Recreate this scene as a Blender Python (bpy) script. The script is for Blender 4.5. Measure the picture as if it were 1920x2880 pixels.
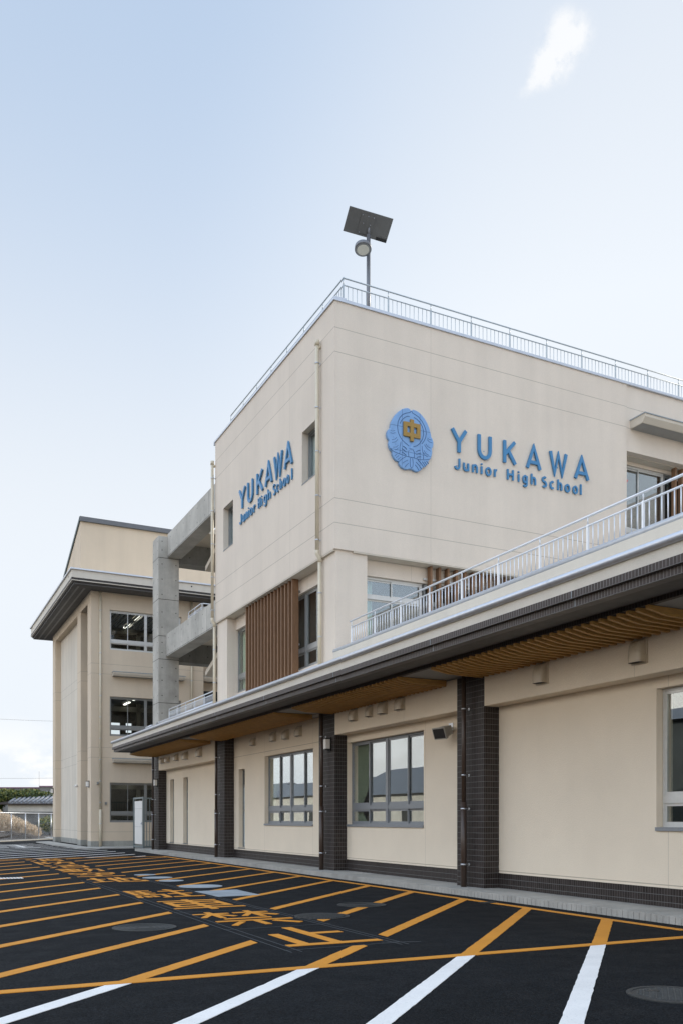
import bpy, bmesh, math, random
from mathutils import Vector, Matrix
R = math.radians
random.seed(7)
for o in list(bpy.data.objects): bpy.data.objects.remove(o)
SC = bpy.context.scene
COL = SC.collection

# ------------------------------------------------------------------ camera
HEAD = R(26.334948881980775)
cam_d = bpy.data.cameras.new('camera'); cam = bpy.data.objects.new('camera', cam_d); COL.objects.link(cam)
cam.location = (0, 0, 1.305); cam.rotation_euler = (R(90), 0, -HEAD)
cam_d.sensor_fit = 'AUTO'; cam_d.sensor_width = 36; cam_d.lens = 2495/2880*36
cam_d.shift_y = 864/2880; cam_d.clip_start = .1; cam_d.clip_end = 3000
SC.camera = cam

# ------------------------------------------------------------------ world, sun, exposure
SUN_EL = 22.0
SUN_AZ = math.atan2(.988, .156)          # clockwise from +Y
wd = bpy.data.worlds.new('World'); SC.world = wd; wd.use_nodes = True
nt = wd.node_tree; nt.nodes.clear()
def wn(t): return nt.nodes.new(t)
out = wn('ShaderNodeOutputWorld'); bg = wn('ShaderNodeBackground')
sky = wn('ShaderNodeTexSky'); sky.sky_type = 'NISHITA'; sky.sun_disc = False
sky.sun_elevation = R(SUN_EL); sky.sun_rotation = SUN_AZ
sky.air_density = 1.0; sky.dust_density = .6; sky.ozone_density = 1.6; sky.altitude = 20
bg.inputs['Strength'].default_value = .1
tc = wn('ShaderNodeTexCoord')
def wmath(op, a=None, b=None, c=None, clamp=False):
    n = wn('ShaderNodeMath'); n.operation = op; n.use_clamp = clamp
    for i, v in enumerate((a, b, c)):
        if v is None: continue
        if isinstance(v, (int, float)): n.inputs[i].default_value = v
        else: nt.links.new(v, n.inputs[i])
    return n.outputs[0]
def wdot(v):
    n = wn('ShaderNodeVectorMath'); n.operation = 'DOT_PRODUCT'
    nt.links.new(tc.outputs['Generated'], n.inputs[0]); n.inputs[1].default_value = v
    return n.outputs['Value']
def wstep(x, a, b):
    n = wn('ShaderNodeMapRange'); n.interpolation_type = 'SMOOTHSTEP'
    nt.links.new(x, n.inputs[0]); n.inputs[1].default_value = a; n.inputs[2].default_value = b
    return n.outputs[0]
def wmix(f, a, b):
    n = wn('ShaderNodeMix'); n.data_type = 'RGBA'
    nt.links.new(f, n.inputs['Factor'])
    for s, v in (('A', a), ('B', b)):
        k = [i for i in n.inputs if i.name == s and i.type == 'RGBA'][0]
        if isinstance(v, tuple): k.default_value = v
        else: nt.links.new(v, k)
    return [o for o in n.outputs if o.type == 'RGBA'][0]
def wnoise(scale, detail=5, rough=.55, st=(1, 1, 1)):
    m = wn('ShaderNodeMapping'); m.inputs['Scale'].default_value = st
    nt.links.new(tc.outputs['Generated'], m.inputs['Vector'])
    n = wn('ShaderNodeTexNoise'); n.inputs['Scale'].default_value = scale
    n.inputs['Detail'].default_value = detail; n.inputs['Roughness'].default_value = rough
    nt.links.new(m.outputs[0], n.inputs['Vector']); return n.outputs['Fac']
# thin high veil all over, thicker towards the horizon; the broad cloud bank opposite the sun is front-lit and bright
VEIL = (8.9, 9.45, 10.0, 1)
elev = wn('ShaderNodeSeparateXYZ'); nt.links.new(tc.outputs['Generated'], elev.inputs[0])
ez = elev.outputs['Z']
veil = wmath('ADD', .64, wmath('MULTIPLY', wstep(ez, .72, .22), .33))
vcol = wmix(wstep(ez, .30, .74), (8.9, 9.45, 10.1, 1), (7.3, 9.0, 11.4, 1))
sunward = wstep(wdot((.80, .50, .42)), .80, 1.0)
veil = wmath('ADD', veil, wmath('MULTIPLY', sunward, .22), None, True)
vcol = wmix(wmath('MULTIPLY', sunward, .9), vcol, (8.9, 9.4, 10.0, 1))
col = wmix(veil, sky.outputs[0], vcol)
bank = wmath('MULTIPLY', wstep(wdot((-.86, -.45, .20)), -.30, .50), wstep(wnoise(1.6), .20, .52))
bank = wmath('MULTIPLY', bank, wstep(ez, -.02, .08))
bcol = wmix(wstep(ez, .12, .55), (23.5, 22.0, 20.0, 1), (13.0, 16.0, 20.5, 1))
bY = wmix(wstep(ez, .06, .22), (41.0, 35.5, 28.0, 1), (11.0, 13.3, 16.8, 1))
bcol = wmix(wstep(wdot((.35, -.94, 0)), .15, .75), bcol, bY)
col = wmix(bank, col, bcol)
# low cumulus by the horizon on the far left and one small ragged cloud high on the right
lowc = wmath('MULTIPLY', wstep(ez, .13, .02), wstep(wnoise(9, 6, .6, (1, 1, 2.0)), .47, .62))
col = wmix(wmath('MULTIPLY', lowc, .85), col, (11.5, 11.2, 10.8, 1))
def dirv(px, py):
    u, v = (px-960)/2495, (2304-py)/2495
    c, s = math.cos(HEAD), math.sin(HEAD)
    return Vector((c*u+s, -s*u+c, v)).normalized()
puffn = wnoise(24, 9, .68)
acc = None
for px, py, r, k in ((1597, 100, .95, .85), (1568, 138, 1.05, 1.), (1545, 178, .75, .85), (1515, 212, .55, .62), (1488, 240, .42, .5), (1645, 92, .6, .42), (1462, 265, .35, .3)):
    gsn = wmath('MULTIPLY', wmath('EXPONENT', wmath('MULTIPLY', wmath('SUBTRACT', wdot(tuple(dirv(px, py))), 1.), 2/R(r)**2)), k)
    acc = gsn if acc is None else wmath('ADD', acc, gsn)
pf = wstep(wmath('MULTIPLY', acc, wmath('MULTIPLY_ADD', puffn, 4.2, -1.35)), .12, 1.15)
col = wmix(wmath('MULTIPLY', pf, .74), col, (10.3, 10.3, 10.3, 1))
nt.links.new(col, bg.inputs['Color']); nt.links.new(bg.outputs[0], out.inputs['Surface'])

sun_d = bpy.data.lights.new('sun', 'SUN'); sun = bpy.data.objects.new('sun', sun_d); COL.objects.link(sun)
sun_d.energy = 3.2; sun_d.angle = R(.5); sun_d.color = (1, .93, .82)
sv = Vector((math.sin(SUN_AZ)*math.cos(R(SUN_EL)), math.cos(SUN_AZ)*math.cos(R(SUN_EL)), math.sin(R(SUN_EL))))
sun.rotation_euler = sv.to_track_quat('Z', 'Y').to_euler(); sun.location = sv*60
SC.view_settings.view_transform = 'Standard'; SC.view_settings.look = 'None'
SC.view_settings.exposure = 0.0; SC.view_settings.gamma = 1.0; SC.view_settings.use_curve_mapping = False
SC.render.engine = 'CYCLES'
SC.cycles.max_bounces = 8; SC.cycles.transparent_max_bounces = 12
SC.render.resolution_x = 682; SC.render.resolution_y = 1024

# ------------------------------------------------------------------ materials
class NT:
    def __init__(s, name):
        s.m = bpy.data.materials.new(name); s.m.use_nodes = True; s.t = s.m.node_tree
        s.b = s.t.nodes['Principled BSDF']
        s.geo = s.t.nodes.new('ShaderNodeNewGeometry'); s.pos = s.geo.outputs['Position']
    def n(s, t): return s.t.nodes.new(t)
    def l(s, a, b): s.t.links.new(a, b)
    def math(s, op, a, b=None, c=None):
        n = s.n('ShaderNodeMath'); n.operation = op
        for i, v in enumerate((a, b, c)):
            if v is None: continue
            if isinstance(v, (int, float)): n.inputs[i].default_value = v
            else: s.l(v, n.inputs[i])
        return n.outputs[0]
    def noise(s, scale, detail=4, rough=.55, st=(1, 1, 1), vec=None):
        mp = s.n('ShaderNodeMapping'); mp.inputs['Scale'].default_value = st
        s.l(vec or s.pos, mp.inputs['Vector'])
        n = s.n('ShaderNodeTexNoise'); n.inputs['Scale'].default_value = scale
        n.inputs['Detail'].default_value = detail; n.inputs['Roughness'].default_value = rough
        s.l(mp.outputs[0], n.inputs['Vector']); return n.outputs['Fac']
    def rng(s, x, a, b, c, d, smooth=False):
        n = s.n('ShaderNodeMapRange'); s.l(x, n.inputs[0])
        if smooth: n.interpolation_type = 'SMOOTHSTEP'
        for i, v in enumerate((a, b, c, d)): n.inputs[i+1].default_value = v
        return n.outputs[0]
    def mix(s, f, a, b, mode='MIX'):
        n = s.n('ShaderNodeMix'); n.data_type = 'RGBA'; n.blend_type = mode
        if isinstance(f, (int, float)): n.inputs['Factor'].default_value = f
        else: s.l(f, n.inputs['Factor'])
        for nm, v in (('A', a), ('B', b)):
            k = [i for i in n.inputs if i.name == nm and i.type == 'RGBA'][0]
            if isinstance(v, tuple): k.default_value = v if len(v) == 4 else v+(1,)
            else: s.l(v, k)
        return [o for o in n.outputs if o.type == 'RGBA'][0]
    def grey(s, v):
        n = s.n('ShaderNodeCombineColor')
        for i in range(3): s.l(v, n.inputs[i])
        return n.outputs[0]
    def xyz(s):
        n = s.n('ShaderNodeSeparateXYZ'); s.l(s.pos, n.inputs[0]); return n.outputs
    def bump(s, h, strength, dist):
        n = s.n('ShaderNodeBump'); n.inputs['Strength'].default_value = strength; n.inputs['Distance'].default_value = dist
        s.l(h, n.inputs['Height']); s.l(n.outputs[0], s.b.inputs['Normal'])
    def col(s, c):
        if isinstance(c, tuple): s.b.inputs['Base Color'].default_value = c if len(c) == 4 else c+(1,)
        else: s.l(c, s.b.inputs['Base Color'])
    def rough(s, v):
        if isinstance(v, (int, float)): s.b.inputs['Roughness'].default_value = v
        else: s.l(v, s.b.inputs['Roughness'])

def simple(name, c, rough=.5, metal=0., var=.12, vs=6., bump=0., bs=60., spec=.5, st=(1, 1, 1)):
    k = NT(name)
    f = k.noise(vs, 5, .6, st)
    k.col(k.mix(1, c+(1,), k.grey(k.rng(f, .3, .7, 1-var, 1+var)), 'MULTIPLY'))
    k.rough(k.rng(k.noise(vs*2.3, 3), .3, .7, max(.02, rough-.06), min(1, rough+.06)))
    k.b.inputs['Metallic'].default_value = metal; k.b.inputs['Specular IOR Level'].default_value = spec
    if bump: k.bump(k.noise(bs, 3), bump, .01)
    return k.m

def stucco(name, c, joints=(), streak=.07, vj=()):
    k = NT(name)
    mott = k.rng(k.noise(.7, 5, .6), .3, .7, .96, 1.04)
    stre = k.rng(k.noise(2.2, 4, .6, (1, 1, .07)), .35, .75, 1+streak*.4, 1-streak)
    fine = k.rng(k.noise(95, 2), .3, .7, .95, 1.05)
    v = k.math('MULTIPLY', k.math('MULTIPLY', mott, stre), fine)
    c1 = k.mix(1, c+(1,), k.grey(v), 'MULTIPLY')
    x, y, z = k.xyz()
    j = None
    for zz in joints:
        cm = k.math('COMPARE', z, zz, .007)
        j = cm if j is None else k.math('MAXIMUM', j, cm)
    for yy in vj:
        cm = k.math('COMPARE', k.math('ADD', x, y), yy, .005)
        cm = k.math('MULTIPLY', cm, .6)
        j = cm if j is None else k.math('MAXIMUM', j, cm)
    if j is not None: c1 = k.mix(k.math('MULTIPLY', j, .62), c1, (.25, .22, .17))
    k.col(c1); k.rough(.85); k.b.inputs['Specular IOR Level'].default_value = .25
    k.bump(k.noise(70, 4, .65), .45, .012)
    return k.m

def tile(name, z0=.06, ph=.1, ca=(.019, .014, .0125), cb_=(.038, .029, .026), gv=(.105, .095, .09), gw=.12):
    k = NT(name); x, y, z = k.xyz()
    u = k.math('ADD', x, y)
    fu = k.math('FRACT', k.math('DIVIDE', u, .05)); fz = k.math('FRACT', k.math('DIVIDE', k.math('SUBTRACT', z, z0), ph))
    cb = k.n('ShaderNodeCombineXYZ')
    k.l(k.math('FLOOR', k.math('DIVIDE', u, .05)), cb.inputs[0]); k.l(k.math('FLOOR', k.math('DIVIDE', k.math('SUBTRACT', z, z0), ph)), cb.inputs[1])
    wnz = k.n('ShaderNodeTexWhiteNoise'); wnz.noise_dimensions = '2D'; k.l(cb.outputs[0], wnz.inputs['Vector'])
    t = k.mix(wnz.outputs['Value'], ca, cb_)
    t = k.mix(k.math('LESS_THAN', fu, gw), t, gv)
    t = k.mix(k.math('LESS_THAN', fz, .07), t, (.15, .148, .145))
    k.col(t); k.rough(k.rng(wnz.outputs['Value'], 0, 1, .42, .58)); k.b.inputs['Specular IOR Level'].default_value = .28
    g = k.math('MAXIMUM', k.math('LESS_THAN', fu, .12), k.math('LESS_THAN', fz, .07))
    k.bump(k.math('SUBTRACT', 1., g), .6, .004)
    return k.m

def concrete(name, c=(.455, .435, .39)):
    k = NT(name)
    a = k.rng(k.noise(1.1, 6, .65), .3, .7, .74, 1.16)
    b = k.rng(k.noise(4.5, 5, .7, (1, 1, .10)), .35, .7, 1.05, .88)
    f = k.rng(k.noise(40, 4), .3, .7, .93, 1.06)
    k.col(k.mix(1, c+(1,), k.grey(k.math('MULTIPLY', k.math('MULTIPLY', a, b), f)), 'MULTIPLY'))
    k.rough(.8); k.bump(k.noise(55, 4), .25, .01); return k.m

def asphalt(name):
    k = NT(name)
    a = k.rng(k.noise(.35, 5, .6), .3, .7, .82, 1.22)
    s2 = k.rng(k.noise(1.2, 5, .7, (.35, 1.6, 1)), .45, .8, 1, 1.35)
    v = k.n('ShaderNodeTexVoronoi'); v.inputs['Scale'].default_value = 95; k.l(k.pos, v.inputs['Vector'])
    sep = k.n('ShaderNodeSeparateColor'); k.l(v.outputs['Color'], sep.inputs[0])
    ag = k.rng(sep.outputs[0], 0, 1, .25, 2.3)
    dust = k.rng(k.noise(2.6, 7, .72, (.5, 1.2, 1)), .60, .80, 0, .35)
    c0 = k.mix(1, (.0074, .0082, .0092, 1), k.grey(k.math('MULTIPLY', k.math('MULTIPLY', a, s2), ag)), 'MULTIPLY')
    k.col(k.mix(k.math('MULTIPLY', dust, .20), c0, (.11, .115, .12)))
    k.rough(k.rng(k.noise(3, 4), .3, .7, .78, .95)); k.b.inputs['Specular IOR Level'].default_value = .11
    k.bump(k.math('MULTIPLY', v.outputs['Distance'], 1.), .55, .006); return k.m

def paint(name, c):
    k = NT(name)
    a = k.rng(k.noise(1.6, 6, .65), .3, .7, .90, 1.07); f = k.rng(k.noise(60, 3, .7), .28, .42, .72, 1)
    c1 = k.mix(1, c+(1,), k.grey(k.math('MULTIPLY', a, f)), 'MULTIPLY')
    w = k.rng(k.noise(34, 6, .75), .66, .72, 0, 1)
    k.col(k.mix(k.math('MULTIPLY', w, .5), c1, (.04, .04, .042)))
    k.rough(.75); k.b.inputs['Specular IOR Level'].default_value = .3; k.bump(k.noise(120, 2), .25, .004); return k.m

def wood(name, c, st=(3, 3, 3)):
    k = NT(name)
    g = k.noise(7, 6, .65, st); f = k.rng(g, .3, .7, .72, 1.22)
    k.col(k.mix(1, c+(1,), k.grey(f), 'MULTIPLY')); k.rough(.55); k.b.inputs['Specular IOR Level'].default_value = .3
    return k.m

def glass(name, refl=1.0, tint=(.72, .78, .76), wav=0.0):
    k = NT(name); t = k.t
    t.nodes.remove(k.b)
    tr = k.n('ShaderNodeBsdfTransparent'); tr.inputs[0].default_value = tint+(1,)
    gl = k.n('ShaderNodeBsdfGlossy'); gl.inputs['Roughness'].default_value = 0.0; gl.inputs['Color'].default_value = (.92, .96, .98, 1)
    bp = k.n('ShaderNodeBump'); bp.inputs['Strength'].default_value = .05+wav; bp.inputs['Distance'].default_value = .01
    k.l(k.noise(.9, 2), bp.inputs['Height']); k.l(bp.outputs[0], gl.inputs['Normal'])
    fr = k.n('ShaderNodeFresnel'); k.l(k.math('MULTIPLY_ADD', k.geo.outputs['Backfacing'], 1/1.62-1.62, 1.62), fr.inputs[0])
    mx = k.n('ShaderNodeMixShader'); k.l(k.math('MINIMUM', k.math('MULTIPLY', fr.outputs[0], 1.8*refl), .9), mx.inputs[0])
    k.l(tr.outputs[0], mx.inputs[1]); k.l(gl.outputs[0], mx.inputs[2])
    k.l(mx.outputs[0], t.nodes['Material Output'].inputs['Surface']); return k.m

def emit(name, c, s):
    k = NT(name); k.b.inputs['Emission Color'].default_value = c+(1,); k.b.inputs['Emission Strength'].default_value = s
    k.col(c); return k.m

CREAM = (.715, .630, .535)
M = {}
M['wall'] = stucco('stucco_main', CREAM, (8.27, 8.845, 12.28, 12.85), .045, vj=(20.72+18.71-9, ))
M['wall_low'] = stucco('stucco_wing', (.785, .685, .545), (.40,), .012, vj=(9.39+8.9, 9.39+20.6, 9.39+23.95, 9.39+15.2))
M['wall_bay'] = stucco('stucco_wing_joint', (.785, .685, .545), (.40, 3.25), .012, vj=(9.39+20.6, 9.39+23.95))
M['far'] = stucco('stucco_annex', (.64, .535, .41), (8.47, 8.01, 4.61, 4.15, .72), .05)
M['far_rec'] = stucco('stucco_annex_recess', (.66, .60, .51), (8.47, 8.01, 4.61, 4.15, .72), .12)
M['trim'] = stucco('stucco_trim', (.60, .54, .45), (), .03)
M['band'] = stucco('stucco_band', (.66, .61, .53), (), .06)
M['tile'] = tile('dark_tile')
M['tile_f'] = tile('fascia_tile', 3.918, .0937, (.040, .030, .027), (.068, .053, .048), (.21, .195, .185), .15)
M['conc'] = concrete('board_concrete')
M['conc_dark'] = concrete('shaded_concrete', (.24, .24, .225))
M['plinth'] = concrete('plinth_concrete', (.33, .33, .30))
M['walk'] = concrete('walkway_concrete', (.40, .385, .35))
M['slabgrey'] = concrete('cover_concrete', (.33, .36, .38))
M['asphalt'] = asphalt('asphalt')
M['orange'] = paint('orange_paint', (.68, .275, .030))
M['white'] = paint('white_paint', (.86, .82, .77))
M['alu'] = simple('aluminium', (.30, .31, .31), .38, .55, .06, 12)
M['alu_light'] = simple('pale_aluminium', (.62, .62, .60), .38, .35, .05, 12)
M['alu_blue'] = simple('grey_aluminium', (.25, .265, .28), .45, .25, .06, 12)
M['silver'] = simple('silver_tube', (.55, .575, .62), .38, .55, .06, 9)
M['rail_dull'] = simple('dull_silver_tube', (.42, .46, .48), .4, .5, .06, 9)
M['silver_pale'] = simple('pale_silver', (.72, .74, .77), .38, .3, .06, 9)
M['steel'] = simple('galvanised_steel', (.55, .57, .60), .38, .8, .1, 25)
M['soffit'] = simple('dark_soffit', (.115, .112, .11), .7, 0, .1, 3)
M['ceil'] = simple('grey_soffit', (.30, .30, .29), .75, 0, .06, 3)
M['slat'] = wood('cedar_slat', (.53, .30, .095), (1, 9, 9))
M['louver'] = wood('brown_louver', (.225, .125, .068), (9, 9, .6))
M['pipe_b'] = simple('brown_pipe', (.060, .040, .030), .4, 0, .1, 5)
M['pipe_c'] = simple('cream_pipe', (.60, .53, .40), .4, 0, .06, 5)
M['hood'] = simple('cream_hood', (.52, .44, .325), .3, 0, .05, 5)
M['black'] = simple('black_metal', (.018, .018, .018), .5, 0, .1, 20)
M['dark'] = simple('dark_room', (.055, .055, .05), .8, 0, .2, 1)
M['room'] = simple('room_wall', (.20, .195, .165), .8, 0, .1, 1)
M['roomfloor'] = simple('room_floor', (.11, .08, .055), .5, 0, .2, 2)
M['glass'] = glass('window_glass', .50, (.93, .96, .95))
M['glass_hi'] = glass('reflective_glass', 1.6, (.93, .96, .95))
M['glass_front'] = glass('front_glass', 1.8, (.90, .94, .94))
M['curtain'] = simple('green_curtain', (.47, .52, .36), .85, 0, .08, 4)
M['curtain_c'] = simple('mint_curtain', (.55, .72, .60), .85, 0, .06, 4)
M['frost'] = simple('frosted_film', (.50, .56, .57), .25, 0, .05, 1)
M['blue'] = simple('sign_blue', (.052, .215, .42), .42, 0, .05, 3)
M['blue_e'] = simple('emblem_blue', (.20, .365, .63), .5, 0, .05, 5)
M['blue_d'] = simple('groove_shade_blue', (.035, .10, .24), .6, 0, .05, 5)  # dark blue carrying the shadows of the grooves, also the panel joints
M['gold'] = simple('emblem_gold', (.33, .20, .045), .45, .2, .12, 40)
M['pole'] = simple('pole_grey', (.17, .175, .19), .4, .3, .05, 5)
M['panel'] = simple('panel_back', (.17, .17, .165), .45, .3, .05, 5)
M['lens'] = simple('lamp_lens', (.82, .80, .70), .3, 0, .03, 20)
M['speaker'] = simple('speaker_grey', (.36, .34, .30), .5, .1, .05, 10)
M['gate'] = simple('gate_steel', (.21, .25, .26), .45, .5, .08, 10)
M['wpanel'] = simple('white_panel', (.74, .72, .68), .5, 0, .03, 3)
M['sticker'] = simple('pink_sticker', (.70, .20, .20), .6, 0, .03, 3)
M['iron'] = simple('cast_iron', (.040, .043, .043), .55, .3, .25, 30, .3, 80)
M['iron_l'] = simple('worn_iron', (.085, .09, .09), .5, .3, .25, 30)
M['tube'] = emit('lit_tube', (1., .95, .85), 3.0)
M['roofgreen'] = simple('roof_edge', (.045, .075, .08), .45, .3, .05, 4)
M['roofdark'] = simple('roof_fascia', (.13, .135, .145), .5, .2, .05, 4)
M['soil'] = simple('soil', (.075, .062, .050), .95, 0, .35, 1.5, .6, 8)
M['leaf'] = simple('hedge_leaf', (.055, .085, .018), .6, 0, .5, 3)
M['leaf2'] = simple('yellow_sunlit_leaf', (.20, .19, .035), .6, 0, .4, 3)
M['straw'] = simple('dry_reed', (.62, .50, .36), .8, 0, .3, 4)
M['house_grey'] = simple('grey_house_wall', (.075, .085, .085), .8, 0, .25, .8)
M['rooftile'] = simple('clay_rooftile', (.26, .265, .28), .45, 0, .25, 4)
M['oldwall'] = simple('old_plaster', (.60, .57, .50), .85, 0, .12, 1.4)
M['stain'] = simple('stained_concrete', (.17, .165, .15), .9, 0, .4, 1.3)
M['mauve'] = simple('roof_mauve', (.22, .13, .17), .7, 0, .1, 3)
M['red'] = simple('red_stripe', (.5, .05, .05), .6)
M['wood_d'] = simple('dark_timber', (.05, .035, .028), .6)

# ------------------------------------------------------------------ object helpers
ORG = {}
def setp(o, label=None, cat=None, group=None, kind=None):
    if label: o['label'] = label
    if cat: o['category'] = cat
    if group: o['group'] = group
    if kind: o['kind'] = kind
    return o
def thing(name, loc, label, cat, group=None, rz=0.):
    o = bpy.data.objects.new(name, None); COL.objects.link(o); o.location = loc; o.rotation_euler = (0, 0, rz)
    o.empty_display_size = .2
    ORG[o.name] = Vector((0, 0, 0)) if rz else Vector(loc)
    return setp(o, label, cat, group)

class MB:
    def __init__(s): s.v = []; s.f = []; s.m = []; s.sm = []
    def quad(s, pts, mi=0, sm=False):
        i = len(s.v); s.v += [tuple(p) for p in pts]; s.f.append(tuple(range(i, i+len(pts)))); s.m.append(mi); s.sm.append(sm)
    def hexa(s, p, mi=0):                       # 8 points: bottom ring then top ring
        i = len(s.v); s.v += [tuple(q) for q in p]
        for f in ((3, 2, 1, 0), (4, 5, 6, 7), (0, 1, 5, 4), (1, 2, 6, 5), (2, 3, 7, 6), (3, 0, 4, 7)):
            s.f.append(tuple(i+k for k in f)); s.m.append(mi); s.sm.append(False)
        return s
    def box(s, x0, x1, y0, y1, z0, z1, mi=0):
        if x0 > x1: x0, x1 = x1, x0
        if y0 > y1: y0, y1 = y1, y0
        if z0 > z1: z0, z1 = z1, z0
        return s.hexa([(x0, y0, z0), (x1, y0, z0), (x1, y1, z0), (x0, y1, z0), (x0, y0, z1), (x1, y0, z1), (x1, y1, z1), (x0, y1, z1)], mi)
    def prism(s, poly, fn, a, b, mi=0, smooth=False):   # fn(u, v, t) -> xyz
        i = len(s.v); n = len(poly)
        s.v += [tuple(fn(u, v, a)) for u, v in poly]+[tuple(fn(u, v, b)) for u, v in poly]
        s.f.append(tuple(i+k for k in range(n))); s.m.append(mi); s.sm.append(False)
        s.f.append(tuple(i+n+k for k in reversed(range(n)))); s.m.append(mi); s.sm.append(False)
        for k in range(n):
            k2 = (k+1) % n
            s.f.append((i+k2, i+k, i+n+k, i+n+k2)); s.m.append(mi); s.sm.append(smooth)
        return s
    def tube(s, pts, r, n=10, mi=0, cap=True, radii=None):
        pts = [Vector(p) for p in pts]; base = len(s.v)
        prev = None
        for k, p in enumerate(pts):
            if k == 0: d = pts[1]-pts[0]
            elif k == len(pts)-1: d = pts[-1]-pts[-2]
            else: d = (pts[k+1]-p).normalized()+(p-pts[k-1]).normalized()
            d.normalize()
            up = Vector((0, 0, 1)) if abs(d.z) < .9 else Vector((0, 1, 0))
            a = d.cross(up).normalized(); b = a.cross(d).normalized()
            rr = radii[k] if radii else r
            for j in range(n):
                t = 2*math.pi*j/n; s.v.append(tuple(p+a*math.cos(t)*rr+b*math.sin(t)*rr))
        for k in range(len(pts)-1):
            for j in range(n):
                j2 = (j+1) % n; o = base+k*n
                s.f.append((o+j, o+n+j, o+n+j2, o+j2)); s.m.append(mi); s.sm.append(n > 5)
        if cap:
            s.f.append(tuple(base+j for j in range(n))); s.m.append(mi); s.sm.append(False)
            e = base+(len(pts)-1)*n
            s.f.append(tuple(e+j for j in reversed(range(n)))); s.m.append(mi); s.sm.append(False)
        return s
    def ribbon(s, pts, w, fn, a, b, closed=False, mi=0):    # flat stroke of width w, from depth a to depth b
        pts = [Vector(p) for p in pts]; n = len(pts); L = []; Rr = []
        for k in range(n):
            if closed: p0, p1 = pts[k-1], pts[(k+1) % n]
            else: p0, p1 = pts[max(k-1, 0)], pts[min(k+1, n-1)]
            d1 = (pts[k]-p0); d2 = (p1-pts[k])
            if d1.length < 1e-9: d1 = d2
            if d2.length < 1e-9: d2 = d1
            d1.normalize(); d2.normalize()
            nn = Vector((-(d1.y+d2.y), d1.x+d2.x))
            if nn.length < 1e-6: nn = Vector((-d1.y, d1.x))
            nn.normalize()
            c = max(.45, nn.dot(Vector((-d1.y, d1.x))))
            L.append(pts[k]+nn*w/2/c); Rr.append(pts[k]-nn*w/2/c)
        m = n if closed else n-1
        i = len(s.v)
        for k in range(n):
            for q in (L[k], Rr[k]):
                s.v.append(tuple(fn(q.x, q.y, a))); s.v.append(tuple(fn(q.x, q.y, b)))
        def A(k, side, dep): return i+4*(k % n)+2*side+dep
        def F(*q): s.f.append(q); s.m.append(mi); s.sm.append(False)
        for k in range(m):
            F(A(k, 0, 1), A(k, 1, 1), A(k+1, 1, 1), A(k+1, 0, 1))
            F(A(k, 0, 0), A(k+1, 0, 0), A(k+1, 1, 0), A(k, 1, 0))
            F(A(k, 0, 0), A(k, 0, 1), A(k+1, 0, 1), A(k+1, 0, 0))
            F(A(k, 1, 1), A(k, 1, 0), A(k+1, 1, 0), A(k+1, 1, 1))
        if not closed:
            F(A(0, 0, 0), A(0, 1, 0), A(0, 1, 1), A(0, 0, 1)); e = n-1
            F(A(e, 0, 1), A(e, 1, 1), A(e, 1, 0), A(e, 0, 0))
        return s
    def build(s, name, mats, parent=None, bevel=0., fix=True):
        if not isinstance(mats, (list, tuple)): mats = [mats]
        xs = list(zip(*s.v)); c = Vector([(min(a)+max(a))/2 for a in xs])
        me = bpy.data.meshes.new(name)
        me.from_pydata([tuple(Vector(v)-c) for v in s.v], [], s.f)
        for m in mats: me.materials.append(m)
        for p, mi, sm in zip(me.polygons, s.m, s.sm): p.material_index = mi; p.use_smooth = sm
        if fix:
            bm = bmesh.new(); bm.from_mesh(me); bmesh.ops.remove_doubles(bm, verts=bm.verts, dist=1e-5)
            bmesh.ops.recalc_face_normals(bm, faces=bm.faces); bm.to_mesh(me); bm.free()
        o = bpy.data.objects.new(name, me); COL.objects.link(o)
        if parent is not None:
            o.parent = parent; o.location = c-ORG[parent.name]
        else: o.location = c
        ORG[o.name] = c if parent is None or ORG[parent.name].length or not parent.rotation_euler.z else c
        if bevel:
            b = o.modifiers.new('bevel', 'BEVEL'); b.width = bevel; b.segments = 2; b.limit_method = 'ANGLE'
        return o

def FX(n, u, z): return (n, u, z)          # face of constant X, u along Y
def FY(n, u, z): return (u, n, z)          # face of constant Y, u along X
def slab_holes(mb, F, n0, n1, u0, u1, z0, z1, holes, mi=0):
    us = sorted({u0, u1, *[h[0] for h in holes], *[h[1] for h in holes]}); zs = sorted({z0, z1, *[h[2] for h in holes], *[h[3] for h in holes]})
    us = [u for u in us if u0 <= u <= u1]; zs = [z for z in zs if z0 <= z <= z1]
    def solid(i, j):
        if i < 0 or j < 0 or i >= len(us)-1 or j >= len(zs)-1: return False
        uc, zc = (us[i]+us[i+1])/2, (zs[j]+zs[j+1])/2
        return not any(h[0] < uc < h[1] and h[2] < zc < h[3] for h in holes)
    for i in range(len(us)-1):
        for j in range(len(zs)-1):
            if not solid(i, j): continue
            a, b, c, d = us[i], us[i+1], zs[j], zs[j+1]
            mb.quad([F(n0, a, c), F(n0, b, c), F(n0, b, d), F(n0, a, d)], mi)
            mb.quad([F(n1, a, d), F(n1, b, d), F(n1, b, c), F(n1, a, c)], mi)
            if not solid(i-1, j): mb.quad([F(n0, a, c), F(n0, a, d), F(n1, a, d), F(n1, a, c)], mi)
            if not solid(i+1, j): mb.quad([F(n0, b, d), F(n0, b, c), F(n1, b, c), F(n1, b, d)], mi)
            if not solid(i, j-1): mb.quad([F(n0, b, c), F(n0, a, c), F(n1, a, c), F(n1, b, c)], mi)
            if not solid(i, j+1): mb.quad([F(n0, a, d), F(n0, b, d), F(n1, b, d), F(n1, a, d)], mi)
    return mb
def fbox(mb, F, n0, n1, u0, u1, z0, z1, mi=0):
    a, b = F(n0, u0, z0), F(n1, u1, z1)
    return mb.box(a[0], b[0], a[1], b[1], a[2], b[2], mi)

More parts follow.
